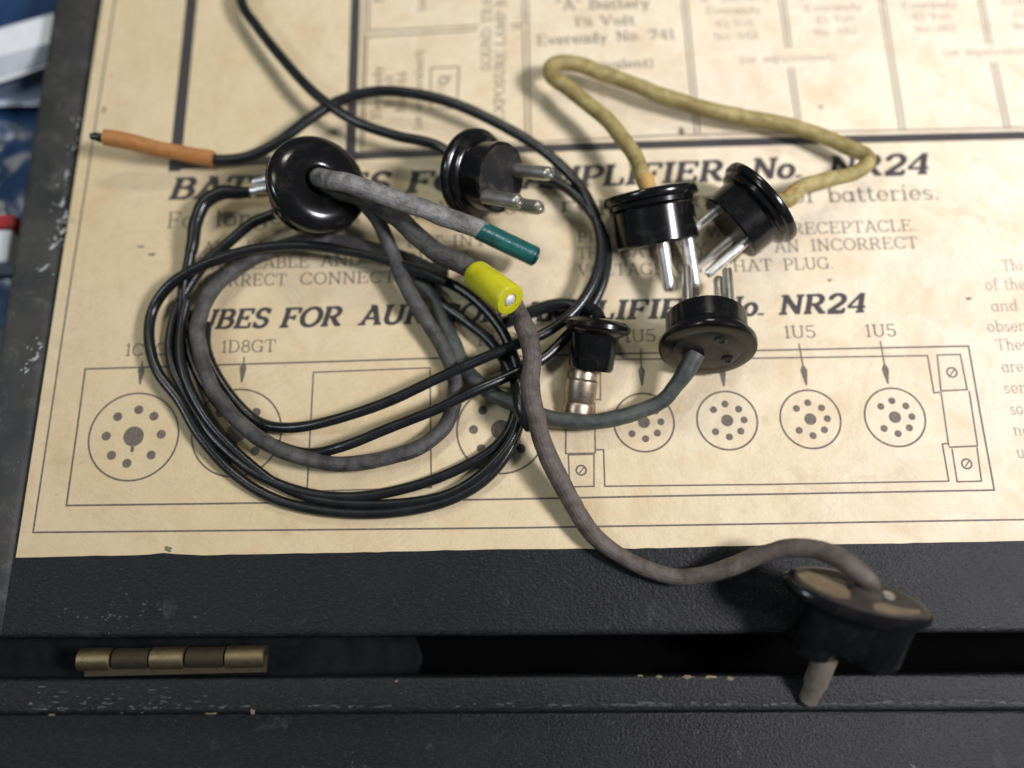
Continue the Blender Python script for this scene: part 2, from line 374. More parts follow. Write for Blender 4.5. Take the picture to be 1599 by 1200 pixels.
def on_sheet(name, v2, fs, mat, lift):
    return mesh(name, [(x, y, paperz(x, y) + lift) for x, y in v2], fs, mat, sheet)

# ------------------------------------------------------------------ stroke lettering (slab serif)
T_ = 0.62       # thin factor
def G():
    g = {}
    l = lambda x0, y0, x1, y1, f=1.0: ('l', x0, y0, x1, y1, f)
    a = lambda cx, cy, rx, ry, a0, a1, f=1.0: ('a', cx, cy, rx, ry, a0, a1, f)
    s = lambda x, y, h=0.14: ('l', x - h, y, x + h, y, T_)
    g['A'] = (.86, [l(.12, .04, .42, .97, .75), l(.74, .04, .44, .97), l(.24, .33, .62, .33, T_), s(.12, .04), s(.74, .04), s(.38, .97, .10)])
    g['B'] = (.78, [l(.17, 0, .17, 1), l(.03, .96, .42, .96, T_), l(.03, .04, .44, .04, T_), l(.17, .53, .44, .53, T_), a(.42, .745, .20, .215, -90, 90), a(.44, .285, .24, .245, -90, 90)])
    g['C'] = (.84, [a(.44, .5, .36, .47, 42, 318), l(.74, .68, .74, .97, T_), l(.74, .05, .74, .26, T_ * .8)])
    g['D'] = (.86, [l(.17, 0, .17, 1), l(.03, .96, .40, .96, T_), l(.03, .04, .40, .04, T_), a(.39, .5, .37, .46, -90, 90)])
    g['E'] = (.78, [l(.17, 0, .17, 1), l(.03, .96, .66, .96, T_), l(.03, .04, .68, .04, T_), l(.17, .52, .50, .52, T_), l(.66, .99, .66, .73, T_), l(.68, .01, .68, .29, T_), l(.50, .40, .50, .64, T_)])
    g['F'] = (.74, [l(.17, 0, .17, 1), l(.03, .96, .66, .96, T_), l(.17, .50, .50, .50, T_), l(.66, .99, .66, .72, T_), l(.50, .38, .50, .62, T_), s(.19, .04, .17)])
    g['G'] = (.90, [a(.44, .5, .36, .47, 42, 325), l(.74, .68, .74, .97, T_), l(.74, .02, .74, .42), l(.54, .42, .86, .42, T_)])
    g['H'] = (.90, [l(.17, 0, .17, 1), l(.70, 0, .70, 1), l(.17, .5, .70, .5, T_), s(.17, .04), s(.17, .96), s(.70, .04), s(.70, .96)])
    g['I'] = (.42, [l(.21, 0, .21, 1), s(.21, .04, .17), s(.21, .96, .17)])
    g['K'] = (.86, [l(.17, 0, .17, 1), l(.66, .96, .2, .42, .8), l(.36, .6, .72, .04), s(.17, .04), s(.17, .96), s(.70, .04), s(.66, .96)])
    g['L'] = (.72, [l(.17, 0, .17, 1), s(.17, .96, .15), l(.03, .04, .64, .04, T_), l(.64, .01, .64, .34, T_)])
    g['M'] = (1.04, [l(.16, 0, .16, 1, .8), l(.86, 0, .86, 1), l(.16, .97, .50, .12), l(.86, .97, .50, .12, .8), s(.16, .04), s(.86, .04), s(.12, .96, .10), s(.90, .96, .10)])
    g['N'] = (.90, [l(.17, 0, .17, 1, .8), l(.72, 0, .72, 1, .8), l(.17, .96, .72, .04), s(.17, .04), s(.13, .96, .11), s(.72, .96)])
    g['O'] = (.88, [a(.44, .5, .36, .47, 0, 360)])
    g['P'] = (.74, [l(.17, 0, .17, 1), l(.03, .96, .42, .96, T_), l(.17, .44, .42, .44, T_), a(.42, .70, .23, .26, -90, 90), s(.19, .04, .17)])
    g['Q'] = (.88, [a(.44, .5, .36, .47, 0, 360), l(.46, .24, .78, -.06)])
    g['R'] = (.84, [l(.17, 0, .17, 1), l(.03, .96, .42, .96, T_), l(.17, .48, .42, .48, T_), a(.42, .72, .22, .24, -90, 90), l(.40, .48, .68, .04), s(.17, .04), s(.72, .04, .10)])
    g['S'] = (.70, [a(.35, .735, .23, .235, 35, 270), a(.35, .265, .25, .235, 90, -145), l(.59, .72, .59, .97, T_), l(.10, .03, .10, .30, T_)])
    g['T'] = (.80, [l(.40, 0, .40, 1), l(.06, .96, .74, .96, T_), l(.06, .99, .06, .70, T_), l(.74, .99, .74, .70, T_), s(.40, .04, .16)])
    g['U'] = (.88, [l(.17, .35, .17, 1), l(.70, .35, .70, 1, .85), a(.435, .33, .265, .30, 180, 360), s(.17, .96), s(.70, .96)])
    g['V'] = (.86, [l(.13, .96, .43, .04), l(.73, .96, .43, .04, .75), s(.13, .96), s(.73, .96)])
    g['W'] = (1.12, [l(.13, .96, .34, .04), l(.56, .92, .34, .04, .75), l(.56, .92, .78, .04), l(.99, .96, .78, .04, .75), s(.13, .96), s(.99, .96)])
    g['X'] = (.86, [l(.13, .96, .73, .04), l(.73, .96, .13, .04, .75), s(.13, .04), s(.13, .96), s(.73, .04), s(.73, .96)])
    g['Y'] = (.84, [l(.13, .96, .42, .48), l(.71, .96, .42, .48, .75), l(.42, 0, .42, .5), s(.13, .96), s(.71, .96), s(.42, .04)])
    g['0'] = (.72, [a(.36, .5, .27, .46, 0, 360)])
    g['1'] = (.46, [l(.24, 0, .24, 1), l(.24, .96, .08, .84, T_), s(.24, .04, .18)])
    g['2'] = (.72, [a(.36, .70, .25, .26, 165, -40), l(.55, .53, .10, .08), l(.06, .05, .64, .05), l(.64, .02, .64, .24, T_)])
    g['3'] = (.70, [a(.34, .74, .22, .22, 150, -90), a(.34, .27, .25, .24, 90, -150)])
    g['4'] = (.76, [l(.52, 0, .52, 1), l(.50, .97, .06, .30, T_), l(.05, .28, .70, .28, T_), s(.52, .04, .15)])
    g['5'] = (.70, [l(.14, .96, .60, .96, .9), l(.15, .97, .13, .54, T_), a(.33, .31, .26, .28, 120, -150)])
    g['6'] = (.70, [a(.35, .29, .25, .26, 0, 360), a(.42, .42, .32, .52, 100, 190)])
    g['7'] = (.68, [l(.06, .96, .62, .96), l(.62, .95, .26, 0), l(.06, .98, .06, .74, T_)])
    g['8'] = (.70, [a(.35, .74, .21, .22, 0, 360), a(.35, .27, .25, .24, 0, 360)])
    g['9'] = (.70, [a(.35, .71, .25, .26, 0, 360), a(.28, .58, .32, .52, -80, 10)])
    X = .66
    g['a'] = (.64, [a(.28, X / 2, .21, X / 2 - .03, 0, 360), l(.50, 0, .50, X), s(.55, .03, .09)])
    g['b'] = (.66, [a(.38, X / 2, .21, X / 2 - .03, 0, 360), l(.16, 0, .16, 1.02), s(.11, .99, .09)])
    g['c'] = (.58, [a(.31, X / 2, .22, X / 2 - .03, 45, 318), l(.50, .44, .50, .62, T_)])
    g['d'] = (.66, [a(.28, X / 2, .21, X / 2 - .03, 0, 360), l(.50, 0, .50, 1.02), s(.45, .99, .09), s(.55, .03, .09)])
    g['e'] = (.60, [a(.30, X / 2, .22, X / 2 - .03, 0, 320), l(.08, X / 2, .52, X / 2, T_)])
    g['f'] = (.46, [l(.20, 0, .20, .80), a(.36, .80, .16, .20, 60, 180), l(.06, .63, .40, .63, T_), s(.20, .03, .14)])
    g['g'] = (.64, [a(.28, X / 2, .21, X / 2 - .03, 0, 360), l(.50, -.10, .50, X), a(.29, -.10, .21, .18, 200, 360)])
    g['h'] = (.68, [l(.15, 0, .15, 1.02), a(.33, .42, .18, .20, 0, 160), l(.51, 0, .51, .42), s(.15, .03, .12), s(.51, .03, .12), s(.10, .99, .09)])
    g['i'] = (.34, [l(.17, 0, .17, X), ('l', .17, .84, .17, .96, 1.1), s(.17, .03, .13), s(.12, X - .03, .09)])
    g['l'] = (.34, [l(.17, 0, .17, 1.02), s(.17, .03, .13), s(.12, .99, .09)])
    g['m'] = (1.0, [l(.15, 0, .15, X), a(.31, .42, .16, .20, 0, 160), l(.48, 0, .48, .42), a(.65, .42, .17, .20, 0, 160), l(.82, 0, .82, .42), s(.15, .03, .11), s(.48, .03, .11), s(.82, .03, .11), s(.10, X - .03, .08)])
    g['n'] = (.68, [l(.15, 0, .15, X), a(.33, .42, .18, .20, 0, 160), l(.51, 0, .51, .42), s(.15, .03, .12), s(.51, .03, .12), s(.10, X - .03, .08)])
    g['o'] = (.62, [a(.31, X / 2, .23, X / 2 - .03, 0, 360)])
    g['p'] = (.66, [a(.38, X / 2, .21, X / 2 - .03, 0, 360), l(.16, -.30, .16, X), s(.16, -.28, .13), s(.11, X - .03, .08)])
    g['q'] = (.66, [a(.28, X / 2, .21, X / 2 - .03, 0, 360), l(.50, -.30, .50, X), s(.50, -.28, .13)])
    g['r'] = (.50, [l(.15, 0, .15, X), a(.32, .44, .16, .18, 40, 165), s(.17, .03, .14), s(.10, X - .03, .08)])
    g['s'] = (.50, [a(.25, .475, .15, .145, 35, 270), a(.25, .18, .17, .15, 90, -145)])
    g['t'] = (.44, [l(.18, .16, .18, .88), a(.30, .16, .12, .13, 180, 320), l(.05, .63, .38, .63, T_)])
    g['u'] = (.68, [l(.15, .24, .15, X), a(.33, .23, .18, .20, 200, 360), l(.51, 0, .51, X), s(.10, X - .03, .08), s(.46, X - .03, .08), s(.56, .03, .08)])
    g['v'] = (.62, [l(.10, .63, .31, .03), l(.52, .63, .31, .03, .75), s(.10, .63, .10), s(.52, .63, .10)])
    g['w'] = (.86, [l(.10, .63, .26, .03), l(.43, .60, .26, .03, .75), l(.43, .60, .60, .03), l(.76, .63, .60, .03, .75), s(.10, .63, .09), s(.76, .63, .09)])
    g['y'] = (.62, [l(.10, .63, .31, .05), l(.52, .63, .20, -.28, .8), s(.10, .63, .10), s(.52, .63, .10), s(.17, -.28, .10)])
    g['.'] = (.30, [('l', .14, .02, .14, .10, 1.3)])
    g[','] = (.30, [('l', .15, .08, .10, -.12, 1.0)])
    g['-'] = (.46, [l(.08, .36, .38, .36, .9)])
    g['('] = (.38, [a(.42, .40, .28, .64, 115, 245, .8)])
    g[')'] = (.38, [a(-.04, .40, .28, .64, -65, 65, .8)])
    g['"'] = (.46, [l(.13, .75, .13, 1.0, .9), l(.33, .75, .33, 1.0, .9)])
    g['½'] = (.80, [l(.14, .50, .14, 1.0, .8), l(.14, .97, .04, .88, .6), l(.66, 1.0, .16, 0, .7), a(.60, .36, .13, .12, 160, -45, .7), l(.70, .28, .48, .04, .7), l(.46, .03, .76, .03, .7)])
    g[' '] = (.40, [])
    return g
GL = G(); GC = {}
def glyph(ch, wt, shear, rows):
    """marching-squares outline of the union of the strokes: (verts, faces, advance)"""
    key = (ch, wt, shear, rows)
    if key in GC: return GC[key]
    adv, prims = GL[ch]; h = 1.0 / rows
    x = np.arange(-0.30, adv + 0.30, h); y = np.arange(-0.42, 1.20, h); X, Y = np.meshgrid(x, y); D = np.full(X.shape, 9.0)
    def capsule(x0, y0, x1, y1, r, butt):
        nonlocal D
        dx, dy = x1 - x0, y1 - y0; L = math.hypot(dx, dy) or 1e-6; u = ((X - x0) * dx + (Y - y0) * dy) / L; v = np.abs((X - x0) * dy - (Y - y0) * dx) / L
        if butt: d = np.maximum(np.abs(u - L / 2) - L / 2 - 0.012, v - r)
        else: d = np.hypot(np.maximum(np.abs(u - L / 2) - L / 2, 0), v) - r
        D = np.minimum(D, d)
    for p in prims:
        r = wt * p[-1]
        if p[0] == 'l': capsule(p[1], p[2], p[3], p[4], r, True)
        else:
            _, cx, cy, rx, ry, a0, a1, _f = p; n = max(6, int(abs(a1 - a0) / 14)); A = [math.radians(a0 + (a1 - a0) * k / n) for k in range(n + 1)]
            for q0, q1 in zip(A, A[1:]):
                th = 0.5 * (q0 + q1); rr = r * (0.72 + 0.28 * abs(math.cos(th)))      # thinner at top and bottom, as in the type
                capsule(cx + rx * math.cos(q0), cy + ry * math.sin(q0), cx + rx * math.cos(q1), cy + ry * math.sin(q1), rr, False)
    V = []; Fc = []; ins = D < 0; ny, nx = D.shape
    def iso(i0, j0, i1, j1):
        d0, d1 = D[j0, i0], D[j1, i1]; t = d0 / (d0 - d1); return (x[i0] + (x[i1] - x[i0]) * t, y[j0] + (y[j1] - y[j0]) * t)
    def add(poly):
        b = len(V); V.extend(poly); Fc.append(tuple(range(b, b + len(poly))))
    for j in range(ny - 1):
        run = None
        for i in range(nx):
            full = i < nx - 1 and ins[j, i] and ins[j, i + 1] and ins[j + 1, i] and ins[j + 1, i + 1]
            if full:
                if run is None: run = i
                continue
            if run is not None:
                add([(x[run], y[j]), (x[i], y[j]), (x[i], y[j + 1]), (x[run], y[j + 1])]); run = None
            if i == nx - 1: continue
            c = [(i, j), (i + 1, j), (i + 1, j + 1), (i, j + 1)]; st = [ins[q[1], q[0]] for q in c]
            if not any(st): continue
            poly = []
            for k in range(4):
                p, q = c[k], c[(k + 1) % 4]
                if st[k]: poly.append((x[p[0]], y[p[1]]))
                if st[k] != st[(k + 1) % 4]: poly.append(iso(p[0], p[1], q[0], q[1]))
            if len(poly) >= 3: add(poly)
    V = [(px_ + shear * py_, py_) for px_, py_ in V]
    GC[key] = (V, Fc, adv); return GC[key]
LIFT = [0]
def text(s, x0, y0, x1, y1, h, wt=0.055, shear=0.0, mat='ink2', rows=22, name='lettering', track=0.02):
    """s with its baseline from photo pixel x0,y0 to x1,y1 and capitals h pixels tall"""
    p0, p1 = W(x0, y0), W(x1, y1); e = Vector((p1.x - p0.x, p1.y - p0.y)); Lw = e.length; ex = e / Lw; ey = Vector((-ex.y, ex.x))
    H = h * mpp((p0 + p1) / 2) / 0.962; tot = sum(GL[c][0] + track for c in s) - track
    sx = Lw / tot; V = []; F = []; cur = 0.0
    for c in s:
        v, f, adv = glyph(c, wt, shear * H / sx if shear else 0.0, rows); b = len(V)
        for gx, gy in v:
            q = ex * ((cur + gx) * sx) + ey * (gy * H); V.append((p0.x + q.x, p0.y + q.y))
        F += [tuple(i + b for i in ff) for ff in f]; cur += adv + track
    if V: return on_sheet(name, V, F, M[mat], 0.00005)
def vtext(s, xb, y0, y1, h, wt=0.055, mat='ink2', rows=20):
    """text read from below: baseline at pixel column xb running up from y0 to y1"""
    return text(s, xb + (y0 - 100) * -0.02, y0, xb + (y1 - 100) * -0.02, y1, h, wt, 0, mat, rows)
def rule(pts, wpx, mat='ink2', closed=False, name='ruled_line', lift=None):
    """printed line through photo pixels, mitred, cut into short pieces so that it follows the sheet"""
    LIFT[0] += 1; lf = lift or 0.00003 + 0.0000012 * (LIFT[0] % 14)
    P = [W(*p) for p in pts]; P = [Vector((p.x, p.y)) for p in P]; hw = 0.5 * wpx * mpp(W(*pts[len(pts) // 2]))
    if closed: P = P + [P[0]]
    Q = []
    for i, (a, b) in enumerate(zip(P, P[1:])):
        n = max(1, int((b - a).length / 0.006)); Q += [(a + (b - a) * k / n) for k in range(n)]
    Q.append(P[-1]); V = []; N = len(Q)
    for i, q in enumerate(Q):
        pr = Q[i - 1] if i else (Q[-2] if closed else None); nx = Q[i + 1] if i < N - 1 else (Q[1] if closed else None)
        t0 = (q - pr).normalized() if pr is not None else (nx - q).normalized(); t1 = (nx - q).normalized() if nx is not None else t0
        n0, n1 = Vector((-t0.y, t0.x)), Vector((-t1.y, t1.x)); mm = (n0 + n1); mm = mm.normalized() / max(0.35, mm.normalized().dot(n0)) if mm.length > 1e-6 else n0
        V += [tuple(q + mm * hw), tuple(q - mm * hw)]
    F = [(2 * i + 1, 2 * i + 3, 2 * i + 2, 2 * i) for i in range(N - 1)]
    return on_sheet(name, V, F, M[mat], lf)
def ring_geo(c, r0, r1, n=56):
    V = []; F = []
    for k in range(n):
        a = 2 * math.pi * k / n; V += [(c[0] + r0 * math.cos(a), c[1] + r0 * math.sin(a)), (c[0] + r1 * math.cos(a), c[1] + r1 * math.sin(a))]
    for k in range(n):
        i, j = 2 * k, 2 * ((k + 1) % n); F.append((i, i + 1, j + 1, j))
    return V, F
def disc_geo(c, r, n=22):
    return [(c[0] + r * math.cos(2 * math.pi * k / n), c[1] + r * math.sin(2 * math.pi * k / n)) for k in range(n)], [tuple(range(n))]
def merge(parts):
    V = []; F = []
    for v, f in parts:
        b = len(V); V += v; F += [tuple(i + b for i in q) for q in f]
    return V, F
def socket(cx, cy, rpx, ringpx, holepx, mid, angles, key=False):
    p = W(cx, cy); s = mpp(p); c = (p.x, p.y); parts = [ring_geo(c, (rpx - 1.5) * s, (rpx + 1.5) * s)]
    parts.append(disc_geo(c, mid * s, 28))
    if key: parts.append(([(c[0] - 0.0006, c[1] - mid * s), (c[0] + 0.0006, c[1] - mid * s), (c[0] + 0.0006, c[1] - (mid + 9) * s), (c[0] - 0.0006, c[1] - (mid + 9) * s)], [(3, 2, 1, 0)]))
    for a in angles:
        a = math.radians(a); parts.append(disc_geo((c[0] + ringpx * s * math.cos(a), c[1] + ringpx * s * math.sin(a)), holepx * s))
    V, F = merge(parts); return on_sheet('socket_drawing', V, F, M['ink2'], 0.00004)

# headings
B = dict(wt=0.108, shear=0.27, mat='ink', rows=34, name='heading')
for s, x0, y0, x1, y1, h in (('BATTERIES', 262, 312, 606, 302, 36), ('FOR', 632, 302, 772, 297, 36), ('AMPLIFIER', 812, 296, 1130, 283, 35), ('No.', 1172, 281, 1254, 278, 35), ('NR24', 1293, 277, 1452, 272, 35),
                              ('TUBES', 274, 516, 417, 512, 31), ('FOR', 436, 512, 532, 509, 31), ('AURICON', 560, 508, 785, 503, 31), ('AMPLIFIER', 812, 503, 1100, 496, 31), ('No.', 1124, 495, 1194, 493, 31), ('NR24', 1216, 492, 1353, 488, 31)):
    text(s, x0, y0, x1, y1, h, **B)
# subtitle
S2 = dict(wt=0.047, rows=26)
for s, x0, y0, x1, y1 in (('For', 260, 357, 318, 355), ('longest', 335, 355, 478, 349), ('life,', 496, 348, 566, 345), ('simultaneous', 590, 344, 853, 333), ('replacement', 874, 332, 1222, 318), ('of', 1236, 318, 1275, 317), ('batteries.', 1293, 317, 1470, 312)):
    text(s, x0, y0, x1, y1, 27, **S2)
S3 = dict(wt=0.050, rows=22)
for s, x0, y0, x1, y1 in (('ALL', 316, 396, 366, 395), ('PLUGS', 384, 395, 480, 392), ('ARE', 500, 391, 560, 390), ('NOT', 636, 388, 692, 386), ('INTER-', 706, 386, 815, 383),
                          ('CHANGEABLE', 288, 423, 484, 418), ('AND', 500, 417, 566, 415), ('PREVENT', 590, 415, 740, 411),
                          ('INCORRECT', 288, 449, 448, 446), ('CONNECTIONS.', 468, 445, 700, 440),
                          ('PLUG', 902, 379, 980, 376), ('INTO', 998, 376, 1066, 374), ('WRONG', 1104, 372, 1220, 368), ('RECEPTACLE.', 1238, 367, 1434, 361),
                          ('THE', 902, 405, 952, 404), ('BATTERY', 968, 403, 1106, 399), ('HAS', 1128, 398, 1192, 396), ('AN', 1210, 395, 1250, 394), ('INCORRECT', 1267, 393, 1436, 388),
                          ('VOLTAGE', 902, 432, 1040, 429), ('ON', 1056, 428, 1100, 427), ('THAT', 1126, 426, 1208, 423), ('PLUG.', 1225, 423, 1304, 420)):
    text(s, x0, y0, x1, y1, 19.5, **S3)
# tube labels
for s, x0, y0, x1, y1 in (('1C5GT', 195, 557, 280, 555), ('1D8GT', 345, 552, 431, 550), ('1D8GT', 745, 541, 828, 539), ('1U5', 975, 535, 1026, 534), ('1U5', 1100, 532, 1150, 531), ('1U5', 1225, 529, 1276, 528), ('1U5', 1352, 527, 1402, 526)):
    text(s, x0, y0, x1, y1, 20, wt=0.052, rows=22)
# arrows
for x0, y0, x1, y1 in ((223, 564, 219, 601), (382, 558, 378, 598), (788, 552, 786, 594), (1001, 545, 1003, 603), (1124, 540, 1131, 604), (1248, 537, 1260, 602), (1375, 533, 1387, 600)):
    a, b = W(x0, y0), W(x1, y1); s = mpp(a); u = Vector((b.x - a.x, b.y - a.y)).normalized(); n = Vector((-u.y, u.x)); a = Vector((a.x, a.y)); b = Vector((b.x, b.y))
    k = b - u * 24 * s; kk = b - u * 33 * s
    V = [a + n * 1.2 * s, a - n * 1.2 * s, kk - n * 1.2 * s, kk + n * 1.2 * s, k - n * 5.5 * s, b - n * 1.2 * s, b + n * 1.2 * s, k + n * 5.5 * s]
    on_sheet('arrow', [tuple(v) for v in V], [(0, 3, 2, 1), (3, 7, 6, 5, 4, 2)], M['ink2'], 0.000062)
# amplifier outline and its brackets
R = lambda pts, wd=3.0, **k: rule(pts, wd, **k)
R([(134, 577), (490, 566), (680, 560), (1180, 548), (1513, 541), (1531, 645), (1553, 766), (1050, 775), (800, 780), (413, 786), (104, 790)], 3.0, closed=True)
R([(490, 582), (672, 575), (674, 762), (480, 768)], 2.6, closed=True)
R([(938, 577), (938, 625), (921, 623)], 2.4); R([(889, 580), (927, 579), (929, 626), (884, 628)], 2.4, closed=True); R([(884, 628), (884, 709), (930, 708), (929, 628)], 2.4)
R([(888, 711), (928, 710), (928, 760), (890, 761)], 2.4, closed=True)
R([(938, 562), (1182, 560), (1449, 556), (1459, 614), (1468, 613)], 2.6); R([(1482, 693), (1472, 694), (1482, 752), (1200, 757), (945, 760), (943, 703), (930, 703)], 2.6)
R([(1464, 555), (1500, 554), (1511, 609), (1470, 611)], 2.6, closed=True); R([(1470, 613), (1482, 697)], 2.6); R([(1514, 611), (1527, 697)], 2.6); R([(1482, 699), (1527, 697)], 2.8)
R([(1487, 701), (1495, 753), (1533, 752), (1526, 699)], 2.6)
for cx, cy in ((908, 735), (908, 604), (1487, 582), (1510, 725)):
    p = W(cx, cy); s = mpp(p); q = ring_geo((p.x, p.y), 6.2 * s, 9 * s, 28)
    V, F = merge([q, ([(p.x - 4.5 * s, p.y - 5 * s), (p.x - 3 * s, p.y - 6 * s), (p.x + 5 * s, p.y + 3.6 * s), (p.x + 3.6 * s, p.y + 5 * s)], [(0, 1, 2, 3)])])
    on_sheet('screw_drawing', V, F, M['ink2'], 0.00004)
OCT = [85, 48, 3, -45, -98, -137, 178, 131]
socket(209, 682, 70, 43, 7.2, 16, OCT, True); socket(370, 676, 70, 43, 7.2, 16, OCT, True); socket(783, 672, 69, 43, 7.2, 16, OCT, True)
for cx, cy in ((1006, 660), (1136, 657), (1266, 655), (1398, 652)):
    socket(cx, cy, 47, 26.5, 5.6, 9.5, [0, 42, 92, 138, -138, -88, -42])
# sheet border
R([(206, -170), (180, 0), (115, 415), (52, 832), (800, 825), (1599, 812), (1760, 810)], 3.0)
# heavy rules
rule([(316, -160), (300, 0), (285, 150), (273, 268)], 18, 'ink', name='heavy_rule', lift=0.00003); rule([(264, 259), (420, 251), (560, 244)], 16, 'ink', name='heavy_rule', lift=0.000052)
rule([(560, 244), (850, 232), (1049, 226), (1300, 219), (1600, 212), (1760, 209)], 14, 'ink', name='heavy_rule', lift=0.00004); rule([(558, -160), (556, 0), (551, 150), (548, 243)], 15, 'ink', name='heavy_rule', lift=0.00006)
# battery table rules
for pts in ([(572, -160), (570, 0), (563, 236), (825, 223), (1049, 212), (1599, 200), (1760, 197)], [(578, -160), (576, 49), (748, 41)], [(797, 39), (818, 38), (812, -160)], [(568, 232), (573, 58), (746, 48)], [(800, 45), (817, 44), (822, 222)],
            [(820, -160), (824, 0), (829, 221)], [(1052, -160), (1066, 0), (1086, 210)], [(1060, -160), (1073, 0), (1093, 209)], [(1216, -20), (1229, 76)], [(1223, -20), (1236, 76)], [(1232, 106), (1246, 206)], [(1239, 106), (1252, 206)],
            [(1371, -20), (1406, 203)], [(1378, -20), (1413, 203)], [(1525, -20), (1542, 69)], [(1532, -20), (1549, 69)], [(1548, 97), (1570, 200)], [(1555, 97), (1577, 200)]):
    R(pts, 2.4)
R([(673, 107), (717, 105), (714, 170), (673, 171)], 2.2, closed=True)
p = W(693, 126); s = mpp(p); V, F = merge([ring_geo((p.x, p.y), 5.5 * s, 8 * s, 24), ([(p.x + 3 * s, p.y + 3 * s), (p.x + 5 * s, p.y + 2 * s), (p.x + 12 * s, p.y + 7 * s), (p.x + 11 * s, p.y + 9 * s)], [(0, 1, 2, 3)])]); on_sheet('terminal_drawing', V, F, M['ink2'], 0.00004)
# battery table lettering
S4 = dict(wt=0.062, rows=20)
for s, x0, y0, x1, y1, h in (('"A" Battery', 868, 17, 1016, 13, 20), ('1½ Volt', 897, 42, 993, 39, 18), ('Eveready', 839, 72, 950, 66, 19), ('No.', 963, 65, 1004, 63, 18), ('741', 1014, 63, 1055, 61, 18), ('(or equivalent)', 862, 112, 1022, 105, 16),
                             ('"B" Battery', 1084, 4, 1206, 0, 14), ('Eveready', 1103, 23, 1190, 21, 14), ('45 Volt', 1117, 43, 1180, 41, 14), ('No. 482', 1116, 63, 1186, 60, 14), ('(or equivalent)', 1156, 99, 1308, 94, 14),
                             ('"B" Battery', 1243, 0, 1358, -5, 14), ('Eveready', 1258, 19, 1348, 16, 14), ('45 Volt', 1273, 37, 1338, 34, 14), ('No. 482', 1272, 57, 1341, 53, 14),
                             ('Eveready', 1409, 15, 1497, 12, 14), ('45 Volt', 1424, 33, 1489, 31, 14), ('No. 482', 1429, 52, 1496, 49, 14), ('(or equivalent)', 1473, 88, 1622, 84, 14),
                             ('Eveready', 1565, 8, 1652, 5, 14), ('45 Volt', 1581, 29, 1645, 26, 14), ('No. 482', 1583, 47, 1650, 44, 14)):
    text(s, x0, y0, x1, y1, h, mat='ink3' if x0 > 1080 else 'ink2', **S4)
for s, xb, y0, y1, h in (('SOUND TRACK', 767, 112, -28, 15), ('EXPOSURE LAMP BATTERY', 789, 190, -78, 15), ('Eveready', 597, 186, 103, 14), ('8 Volt', 615, 168, 117, 14), ('No. 744', 635, 176, 112, 15), ('(or equivalent)', 661, 204, 78, 13), ('Eveready', 597, 4, -78, 14), ('(or equivalent)', 663, 19, -100, 13)):
    vtext(s, xb, y0, y1, h)
S5 = dict(wt=0.060, rows=18, mat='ink3')
for s, x0, y0, x1 in (('This', 1566, 424, 1608), ('of the', 1540, 454, 1604), ('and', 1549, 487, 1592), ('observed', 1543, 519, 1640), ('These', 1557, 548, 1620), ('are', 1566, 582, 1600), ('sensitive', 1569, 615, 1668), ('so that', 1579, 648, 1648), ('no', 1584, 681, 1612), ('use', 1589, 716, 1626)):
    text(s, x0, y0, x1, y0 - (x1 - x0) * 0.02, 19, **S5)

# grime spots on the sheet
def spot(cx, cy, rx, ry, seed, mat='glue'):
    rnd = random.Random(seed); c = W(cx, cy); s = mpp(c); n = 14; V = [(c.x, c.y)]
    for k in range(n):
        a = 2 * math.pi * k / n; r = rnd.uniform(0.5, 1.1); V.append((c.x + rx * r * s * math.cos(a), c.y + ry * r * s * math.sin(a)))
    on_sheet('stain', V, [(0, 1 + k, 1 + (k + 1) % n) for k in range(n)], M[mat], 0.00007)
spot(1064, 206, 6, 9, 3, 'ink2'); spot(329, 396, 9, 3, 6, 'ink2'); spot(1296, 438, 4, 3, 8, 'ink2'); spot(263, 858, 8, 5, 10)
spot(222, 386, 7, 2.5, 4, 'ink2'); spot(238, 398, 8, 2.5, 14, 'ink2'); spot(163, 172, 3, 6, 5); spot(1513, 467, 6, 3, 9, 'ink2'); spot(1282, 168, 5, 3, 12)

# case body below the lid: hinge, gap, wall edge, inside face
zW = -0.0015
prism('case_wall', [px((-200, 1118), zW), px((1850, 1109), zW), px((1850, 1050), zW), px((-200, 1061), zW)], -0.0335, zW, M['wall'], case, 0.0016, 3)
prism('inner_ledge', [px((-200, 1500), -0.024), px((1850, 1500), -0.024), px((1850, 1106), -0.024), px((-200, 1113), -0.024)], -0.0334, -0.0225, M['wall'], case, 0.002, 3)
prism('gap_floor', [px((-200, 1064), -0.031), px((1850, 1053), -0.031), px((1850, 985), -0.031), px((-200, 992), -0.031)], -0.0336, -0.0312, M['void'], case)  # shade of the gap painted as a near-black floor
vs = []; fs = []; nx = 60
for i in range(nx + 1):  # cloth strip in the gap, sinking into it past the hinge
    x = -200 + 860 * i / nx; z = -0.011 - 0.020 * max(0.0, min(1.0, (x - 440) / 220)) ** 1.6
    for y in (990, 1028, 1064): vs.append(W(x, y, z - (0.002 if y != 1028 else 0)))
for i in range(nx):
    for j in range(2):
        k = 3 * i + j; fs.append((k, k + 1, k + 4, k + 3))
child(mesh('hinge_cloth', vs, fs, M['cloth'], case, True))
